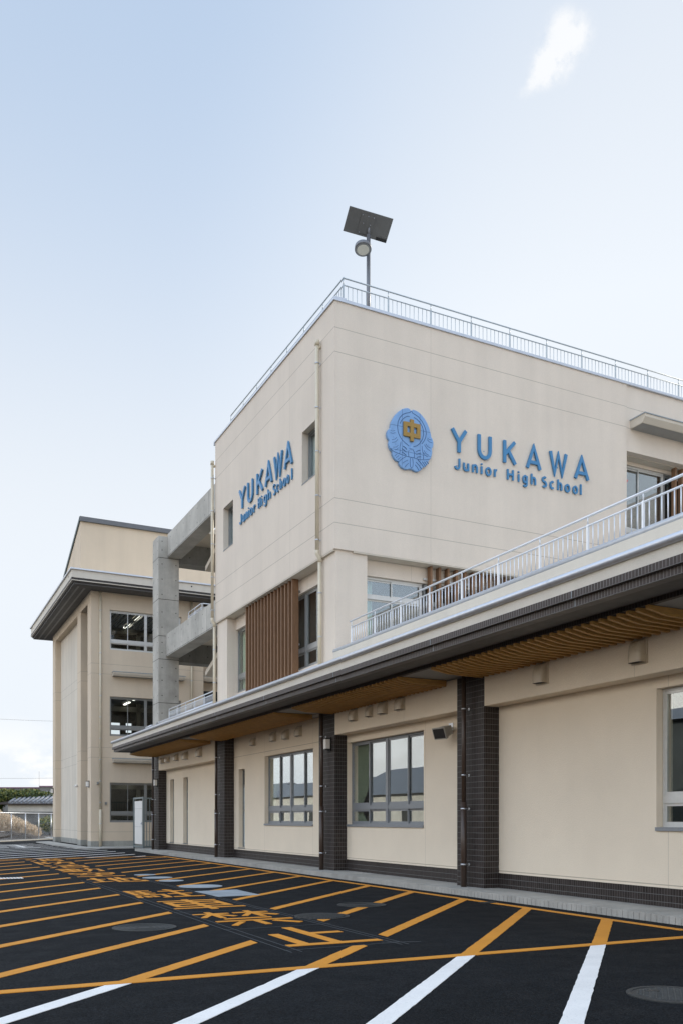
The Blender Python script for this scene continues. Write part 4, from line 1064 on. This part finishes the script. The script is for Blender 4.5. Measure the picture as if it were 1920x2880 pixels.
b = MB(); slab_holes(b, FY, YL-.3, YL, 8.08, 40, .0, 11.78, [(10.8, 12.4, 6.1, 7.2)]); b.box(12.9, 40, YF+.55, YF+.85, 0, 11.78); b.box(39.7, 40, YF+.85, YL-.3, 0, 11.78); b.box(12.9, 13.1, YF, YF+.55, 0, 11.78); b.build('rear_wall_and_unseen_mass', M['far'], FB)
b = MB(); b.box(XF-.006, 12.9, YF-.006, YF+.29, .03, .30); b.box(XF-.006, XF+.29, YF+.291, 42.34, .03, .30); b.box(XF-.006, XF+.29, 44.09, 45.02, .03, .30); b.box(XF-.006, XF+.29, 52.03, YL, .03, .30)
b.box(8.05, 8.2, 45.02, 52.03, .03, .30); b.box(8.49, 8.6, 42.34, 44.09, .03, .3); b.build('plinth', M['plinth'], FB)
for (u0, u1, z0, z1) in fw_:
    window(FB, FY, YF+.10, u0, u1, z0, z1, 2, 2, z0+.40, 'alu_light' if z0 > 8 else 'alu', 'glass', .06, 'window', tbar=.12)
for zf in (.3, 4.3, 8.3):
    bh = [(10.06, 10.62, 5.88, 6.14), (10.06, 10.62, 6.28, 6.54), (10.93, 11.25, 6.02, 6.54)] if zf == 4.3 else ([(11.0, 11.5, zf+1.1, zf+2.1)] if zf < 1 else [])
    room(FB, 8.4, 14.5, YF+.35, 48.5, zf, zf+3.0, 'y', 'dark', .08, bh)
    b = MB(); b.box(8.42, 14.4, 45.9, 46.0, zf+1.0, zf+1.25); b.box(10.9, 11.1, 45.9, 46.0, zf, zf+3); b.box(8.42, 14.4, 45.9, 46.0, zf+2.55, zf+2.8)
    b.box(8.42, 9.9, 45.93, 45.97, zf, zf+1.0); b.build('partition', M['room'], FB)
    b = MB()
    for y in (43.2, 45.2): b.box(10.3, 10.42, y, y+1.1, zf+2.93, zf+2.97)
    b.box(9.6, 9.66, 47.0, 48.1, zf+2.93, zf+2.97); b.build('tube_light', M['tube'], FB)
# ribbed ceiling of the top room seen through its glass
b = MB()
for k in range(16): b.box(8.6+k*.24, 8.66+k*.24, 41.9, 46.0, 11.18, 11.27)
b.build('ceiling_rib', M['wpanel'], FB)
# eaves
E1, E2 = 6.70, 40.44
YR2 = 54.35
b = MB(); b.box(E1+.04, 40, E2+.04, YR2-.03, 11.90, 12.38); b.build('eave_slab', M['band'], FB)
b = MB(); b.box(E1-.03, 40, E2-.03, E2+.10, 12.385, 12.45); b.box(E1-.03, E1+.10, E2+.10, YR2+.03, 12.385, 12.45); b.build('gutter', M['silver'], FB)
b = MB(); b.box(E1+.03, 40, E2+.03, E2+.15, 11.94, 12.03); b.box(E1+.03, E1+.15, E2+.15, YR2, 11.94, 12.03)
b.box(E1+.10, 40, E2+.10, E2+.2, 11.85, 11.939); b.box(E1+.10, E1+.2, E2+.2, YR2-.05, 11.85, 11.939); b.build('tile_fascia', M['tile'], FB)
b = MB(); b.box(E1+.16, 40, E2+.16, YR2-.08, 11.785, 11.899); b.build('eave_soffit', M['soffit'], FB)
b = MB(); b.box(7.08, 7.16, 41.0, 54, 11.780, 11.786); b.box(7.38, 7.46, 41.3, 54, 11.780, 11.786); b.build('soffit_vent', M['ceil'], FB)
for p in ((E1+.04, 41.3), (E1+.04, 53.4)): MB().tube([(p[0]-.01, p[1], 12.24), (p[0]+.02, p[1], 12.24)], .035, 10).build('overflow_spout', M['black'], FB)
MB().tube([(12.2, E2+.03, 12.24), (12.2, E2+.06, 12.24)], .035, 10).build('overflow_spout', M['black'], FB)
# upper roof house
sl_ = -.365
def zr(y): return 15.94+sl_*(y-44.2)
b = MB(); b.hexa([(7.761, 44.2, 12.38), (40, 44.2, 12.38), (40, 52.8, 12.38), (7.761, 52.8, 12.38), (7.761, 44.2, 15.78), (40, 44.2, 15.78), (40, 52.8, zr(52.8)-.16), (7.761, 52.8, zr(52.8)-.16)]); b.build('roof_house', M['far'], FB)
b = MB(); b.hexa([(7.70, 44.12, 15.80), (40, 44.12, 15.80), (40, 54.0, zr(54.0)-.14), (7.70, 54.0, zr(54.0)-.14), (7.70, 44.12, 15.97), (40, 44.12, 15.97), (40, 54.0, zr(54.0)+.03), (7.70, 54.0, zr(54.0)+.03)]); b.build('roof', M['roofgreen'], FB)
b = MB(); b.box(7.72, 40, 44.06, 44.118, 15.76, 15.98); b.build('roof_fascia', M['roofdark'], FB)
hood(FB, FY, YF, 8.72, 12.1, 7.92, .34, .17); hood(FB, FY, YF, 8.72, 12.1, 3.92, .34, .17); hood(FB, FY, YF+.55, 12.92, 17, 8.03, .42, .22)
b = MB(); b.box(13.15, 16, YF+.53, YF+.548, 5.2, 7.6); b.build('window', M['dark'], FB)
drainpipe(FB, 8.17, 41.42, .05, 11.78, .05, 'pipe_c', [10.9-k*.98 for k in range(11)], 'y', 1.72, None, YF)
drainpipe(FB, 12.49, 41.42, 4.3, 11.78, .05, 'pipe_c', [10.9-k*.98 for k in range(7)], 'y', None, None, YF)

# ================================================================== GATE
GT = thing('gate', (9.06, 36.95, .04), 'grey steel gate with a white panel beside the end of the tiled wing', 'gate')
b = MB(); b.box(9.02, 9.10, 36.9, 36.98, .04, 2.25); b.box(9.02, 9.10, 38.56, 38.63, .04, 2.25); b.box(9.03, 9.09, 36.98, 38.56, 2.17, 2.24); b.box(9.03, 9.09, 36.98, 38.56, .10, .17); b.build('frame', M['gate'], GT)
b = MB(); b.box(9.04, 9.07, 37.12, 38.42, .25, 2.08); b.box(9.036, 9.041, 37.12, 38.42, 1.75, 1.758, 1); b.box(9.036, 9.041, 37.12, 38.42, .98, .988, 1); b.build('panel', [M['wpanel'], M['alu']], GT)
b = MB(); b.box(9.0, 9.02, 37.0, 37.06, 1.05, 1.2); b.tube([(9.0, 37.03, 1.12), (8.95, 37.03, 1.12)], .015, 8); b.build('lock', M['steel'], GT)
b = MB(); b.box(9.12, 11.3, 36.92, 36.97, 2.15, 2.21); b.box(9.12, 11.3, 36.92, 36.97, .12, .18); b.box(9.12, 11.3, 36.92, 36.97, 1.2, 1.24)
for k in range(16): b.box(9.18+k*.13, 9.205+k*.13, 36.93, 36.955, .18, 2.15)
b.build('bars', M['gate'], GT)

# ================================================================== FENCE, FIELD AND BEYOND (left background)
A, D = Vector((4.2, 53.75)), Vector((3.69, 5.43)).normalized()
Nn = Vector((D.y, -D.x))
FN = thing('fence', (A.x, A.y, 0), 'silver wire mesh fence with thin posts at the far edge of the parking lot', 'fence')
def fp(t, z, off=0): q = A+D*t+Nn*off; return (q.x, q.y, z)
T0, T1 = -6, 16
MB().tube([fp(T0, 1.68), fp(T1, 1.68)], .028, 8).build('top_rail', M['steel'], FN)
fpost = None
for k in range(13):
    t = T0+.35+k*1.72
    if fpost is None: fpost = MB().tube([fp(t, 0), fp(t, 1.7)], .03, 8).build('post', M['steel'], FN); t0_ = t
    else:
        c = fpost.copy(); COL.objects.link(c); c.parent = FN; q = D*(t-t0_); c.location = fpost.location+Vector((q.x, q.y, 0))
b = MB(); sp = .11
for k in range(int((T1-T0)/sp)):
    t = T0+k*sp
    for s2 in (1, -1):
        a0 = (t, .06) if s2 > 0 else (t, 1.66); a1 = (t+1.6, 1.66) if s2 > 0 else (t+1.6, .06)
        b.tube([fp(a0[0], a0[1]), fp(a1[0], a1[1])], .0010, 3, 0, False)
b.build('wire_mesh', M['steel'], FN, fix=False)
b = MB(); b.hexa([fp(-9, -.02, .35), fp(22, -.02, .35), fp(22, -.02, -.15), fp(-9, -.02, -.15), fp(-9, .06, .35), fp(22, .06, .35), fp(22, .06, -.15), fp(-9, .06, -.15)])
setp(b.build('kerb', M['walk'], None), kind='structure')

def cw(px, d, z=0.): u = (px-960)/2495*d; return Vector((c_*u+s_*d, -s_*u+c_*d, z))
fl = MB(); q = [fp(-60, .012, -.3), fp(60, .012, -.3), fp(60, .012, -200), fp(-60, .012, -200)]
fl.quad(q); setp(fl.build('field', M['soil'], None, fix=False), kind='structure')
p = MB(); q = [cw(55, 61, .018), cw(420, 61, .018), cw(420, 64.5, .018), cw(75, 64.5, .018)]; p.quad(q); setp(p.build('path', M['walk'], None, fix=False), kind='structure')
# mounds of soil
def mound(px, d, w, h, seed):
    rnd = random.Random(seed); c = cw(px, d); b = MB(); N, Rr = 22, 5; P = []
    for j in range(Rr+1):
        r = j/Rr; row = []
        for i in range(N):
            a = 2*math.pi*i/N; k = 1+.22*rnd.uniform(-1, 1)
            row.append((c.x+math.cos(a)*w*r*k, c.y+math.sin(a)*w*.6*r*k, h*(1-r**1.6)*(1+.25*rnd.uniform(-1, 1))+.005 if j < Rr else 0.))
        P.append(row)
    for j in range(Rr):
        for i in range(N): b.quad([P[j][i], P[j][(i+1) % N], P[j+1][(i+1) % N], P[j+1][i]], 0, True)
    return b.build('soil_heap', M['soil'], None)
setp(mound(20, 60, 2.6, .42, 3), 'low dark heap of soil behind the fence posts on the left', 'soil heap')
setp(mound(70, 59, 1.3, .28, 5), 'small dark heap of soil just beside the pale path', 'soil heap')
# dry reeds
def reeds(px0, px1, d, h, n, seed):
    rnd = random.Random(seed); b = MB()
    for k in range(n):
        t = rnd.random(); px = lerp(px0, px1, t); c = cw(px, d+rnd.uniform(-2.0, 2.0)); hh = h*(1-.75*t**1.3)*rnd.uniform(.55, 1.1)
        lx, ly = rnd.uniform(-.35, .35), rnd.uniform(-.35, .35)
        top = c+Vector((lx*hh, ly*hh, hh)); wv = .010
        b.quad([c+Vector((-wv, 0, 0)), c+Vector((wv, 0, 0)), top+Vector((wv*.5, 0, 0)), top+Vector((-wv*.5, 0, 0))])
        if rnd.random() < .8:
            for q in range(5):
                s = top+Vector((rnd.uniform(-.12, .12), rnd.uniform(-.12, .12), rnd.uniform(-.34, .05))); a = rnd.uniform(0, 6.28); e = .05
                b.quad([s, s+Vector((math.cos(a)*e, math.sin(a)*e, .05)), s+Vector((0, 0, .14)), s+Vector((-math.cos(a)*e, -math.sin(a)*e, .06))])
    o = b.build('dry_reeds', M['straw'], None, fix=False); return setp(o, kind='stuff')
reeds(-30, 112, 68, 1.75, 2600, 11)
def leaves(b, c, rx, ry, rz, n, size, rnd, mi2=.25):
    for k in range(n):
        while True:
            x, y, z = rnd.uniform(-1, 1), rnd.uniform(-1, 1), rnd.uniform(-1, 1)
            rr = x*x+y*y+z*z
            if rr < 1 and rr > .15: break
        p_ = c+Vector((x*rx, y*ry, z*rz)); a = Vector((rnd.uniform(-1, 1), rnd.uniform(-1, 1), rnd.uniform(-1, 1))).normalized(); e = a.orthogonal().normalized()
        s = size*rnd.uniform(.6, 1.4)
        b.quad([p_-a*s, p_+e*s*.55, p_+a*s, p_-e*s*.55], 1 if rnd.random() < mi2+.25*z else 0)  # yellow grows commoner towards the top, sunlight put into the leaf colour
rnd = random.Random(21)
# shrub by the building corner
sc = cw(142, 70); SH = thing('shrub', tuple(sc), 'yellow-green shrub behind the fence next to the far building corner', 'shrub')
b = MB(); leaves(b, sc+Vector((0, 0, .95)), 1.0, 1.0, .65, 700, .10, rnd, .5); b.build('foliage', [M['leaf'], M['leaf2']], SH, fix=False)
b = MB()
for k in range(5): b.tube([sc, sc+Vector((rnd.uniform(-.4, .4), rnd.uniform(-.4, .4), .9))], .015, 5)
b.build('stem', M['wood_d'], SH)
# retaining wall, shed with clay tiles, hedge
ROT = -HEAD
def bgroot(name, px, d, label, cat): c = cw(px, d); return thing(name, (c.x, c.y, 0), label, cat, None, ROT)
RW = bgroot('retaining_wall', 60, 74, 'stained grey concrete wall behind the dry reeds', 'wall')
b = MB(); b.box(-9, 9, 0, .4, -.1, 1.75); b.build('wall', M['stain'], RW)
b = MB(); b.box(-9, 9, -.03, .45, 1.75, 1.86); b.build('cap', M['stain'], RW)
HS = bgroot('shed', 105, 79.5, 'low old plaster shed with a grey clay tiled roof under the hedge', 'shed')
b = MB(); b.box(-2.6, 6.5, 0, 4, 0, 2.62); b.build('wall', M['oldwall'], HS)
b = MB(); b.box(-2.61, 6.5, -.012, -.002, 1.2, 1.98); b.build('stained_base', M['stain'], HS)
b = MB(); b.box(-2.7, 6.6, -.35, .02, 2.60, 2.70); b.build('eave_board', M['wood_d'], HS)
b = MB(); b.hexa([(-2.4, -.42, 2.70), (6.7, -.42, 2.70), (6.7, 3.6, 3.75), (-2.4, 3.6, 3.75), (-2.4, -.42, 2.76), (6.7, -.42, 2.76), (6.7, 3.6, 3.81), (-2.4, 3.6, 3.81)])
for k in range(23): x = -2.3+k*.40; b.tube([(x, -.45, 2.80), (x, 3.6, 3.85)], .12, 8)
b.build('roof', M['rooftile'], HS)
b = MB(); b.hexa([(-4.2, -.3, 2.62), (-2.45, -.3, 2.62), (-2.45, 3, 3.3), (-4.2, 3, 3.3), (-4.2, -.3, 2.72), (-2.45, -.3, 2.72), (-2.45, 3, 3.4), (-4.2, 3, 3.4)]); b.build('lean_to', M['wood_d'], HS)
HG = bgroot('hedge', 40, 80, 'dark green ivy hedge growing over the tiled shed roof', 'hedge')
b = MB()
for (x, y, z, rx, rz, n) in ((-3.0, 0, 2.3, 2.0, 1.8, 1500), (-1.0, 1.0, 3.35, 1.6, .75, 800), (.8, 1.5, 3.55, 1.6, .55, 650), (2.4, 2, 3.45, 1.5, .42, 500), (4.0, 2.2, 3.40, 1.5, .34, 420), (5.6, 2.3, 3.32, 1.5, .30, 360), (-2.2, .2, 3.0, 1.5, 1.1, 700)):
    leaves(b, Vector((x, y, z)), rx, 1.0, rz, int(n*2.4), .105, rnd, .22)
b.build('foliage', [M['leaf'], M['leaf2']], HG, fix=False)
b = MB(); b.tube([(-3, 0, 0), (-2.9, 0, 2.2)], .12, 8); b.tube([(-2.9, 0, 1.5), (-1, .8, 3.2), (3, 1.9, 3.4)], .06, 6); b.build('stem', M['wood_d'], HG)
BB = bgroot('apartment_building', 95, 116, 'far grey flat-roofed building with mauve roof edge above the hedge', 'building')
b = MB(); b.box(-9, 1.0, 0, 8, 0, 5.35); b.box(1.0, 9, -.6, 8, 0, 5.5); b.build('wall', M['stain'], BB)
b = MB(); b.box(-9.1, .99, -.1, 8, 5.35, 5.5); b.box(.98, 9, -.7, 8, 5.5, 5.65); b.build('roof_edge', M['mauve'], BB)
b = MB()
for k in range(5): b.box(1.3+k*1.2, 2.3+k*1.2, -.62, -.6, 3.7, 4.6)
b.build('window', M['dark'], BB)
MB().tube([(.4, 1, 5.4), (.4, 1, 7.6)], .02, 5).build('antenna', M['alu'], BB)
# white boxes and rail by the reeds
BX = bgroot('storage_box', 96, 66.5, 'long white box with a red base on the soil by the reeds', 'box')
b = MB(); b.box(-.40, .40, -.15, .15, .06, .30); b.build('body', M['wpanel'], BX, .01)
b = MB(); b.box(-.38, .42, -.17, .16, .012, .06); b.build('base', M['red'], BX)
SG = bgroot('board', 6, 66, 'white board at the left edge behind the fence', 'board')
b = MB(); b.box(-.9, .36, -.02, .02, .18, .42); b.build('panel', M['wpanel'], SG)
b = MB(); b.box(-.30, -.24, .021, .05, .01, .42); b.box(.2, .26, .021, .05, .01, .42); b.build('leg', M['wpanel'], SG)
BR = bgroot('barrier', 50, 66.2, 'thin white barrier rail standing in front of the dry reeds', 'barrier')
b = MB(); b.tube([(-.75, 0, .42), (.75, 0, .42)], .015, 6); b.build('rail', M['wpanel'], BR)
for x in (-.37, .62): MB().box(x-.05, x+.05, -.03, .03, .012, .40).build('leg', M['wpanel'], BR)

# overhead wires
def wire(p0, p1, sag, r, label):
    pts = [Vector(p0).lerp(Vector(p1), t/16)-Vector((0, 0, sag*4*(t/16)*(1-t/16))) for t in range(17)]
    return setp(MB().tube(pts, r, 5).build('power_line', M['black'], None), label, 'power line')
wire(cw(-300, 95, 12.9), cw(420, 120, 14.6), .5, .012, 'thin overhead wire crossing the sky low on the left')
wire(cw(-300, 80, 5.3), cw(400, 100, 6.4), .4, .010, 'faint lower wire just above the far rooftops')

# ================================================================== HOUSES ACROSS THE LOT (they show in the window glass)
def house(x, y, wx, wy, h, rh, label, wallm='oldwall'):
    r = thing('house', (x, y, 0), label, 'house')
    b = MB(); b.box(x-wx/2, x+wx/2, y-wy/2, y+wy/2, 0, h); b.build('wall', M[wallm], r)
    b = MB(); o = .5
    b.prism([(x-wx/2-o, h), (x+wx/2+o, h), (x, h+rh)], lambda u, v, t: (u, t, v), y-wy/2-o, y+wy/2+o); b.build('roof', M['roofdark'], r)
    for k in range(3):
        yy = y-wy/2+wy*(k+.5)/3; MB().box(x+wx/2, x+wx/2+.03, yy-.7, yy+.7, 1.0, 2.3).build('window', M['dark'], r)
house(-27, 69, 11, 25, 3.6, 2.9, 'long low house with big dark tiled roof across the lot, mirrored in nearer windows')
house(-27, 98, 11, 26, 3.9, 2.0, 'cream house with dark roof across the lot, mirrored in the farther window pair')
house(-29, 33, 11, 24, 7.4, 1.6, 'tall grey house across the lot, mirrored in the window at the right edge', 'house_grey')
house(-29, -12, 11, 22, 3.4, 2.0, 'low grey house with dark roof behind the photographer', 'stain')
house(-31, 128, 12, 22, 4.2, 2.4, 'farthest house with dark roof along the street across the lot', 'stain')
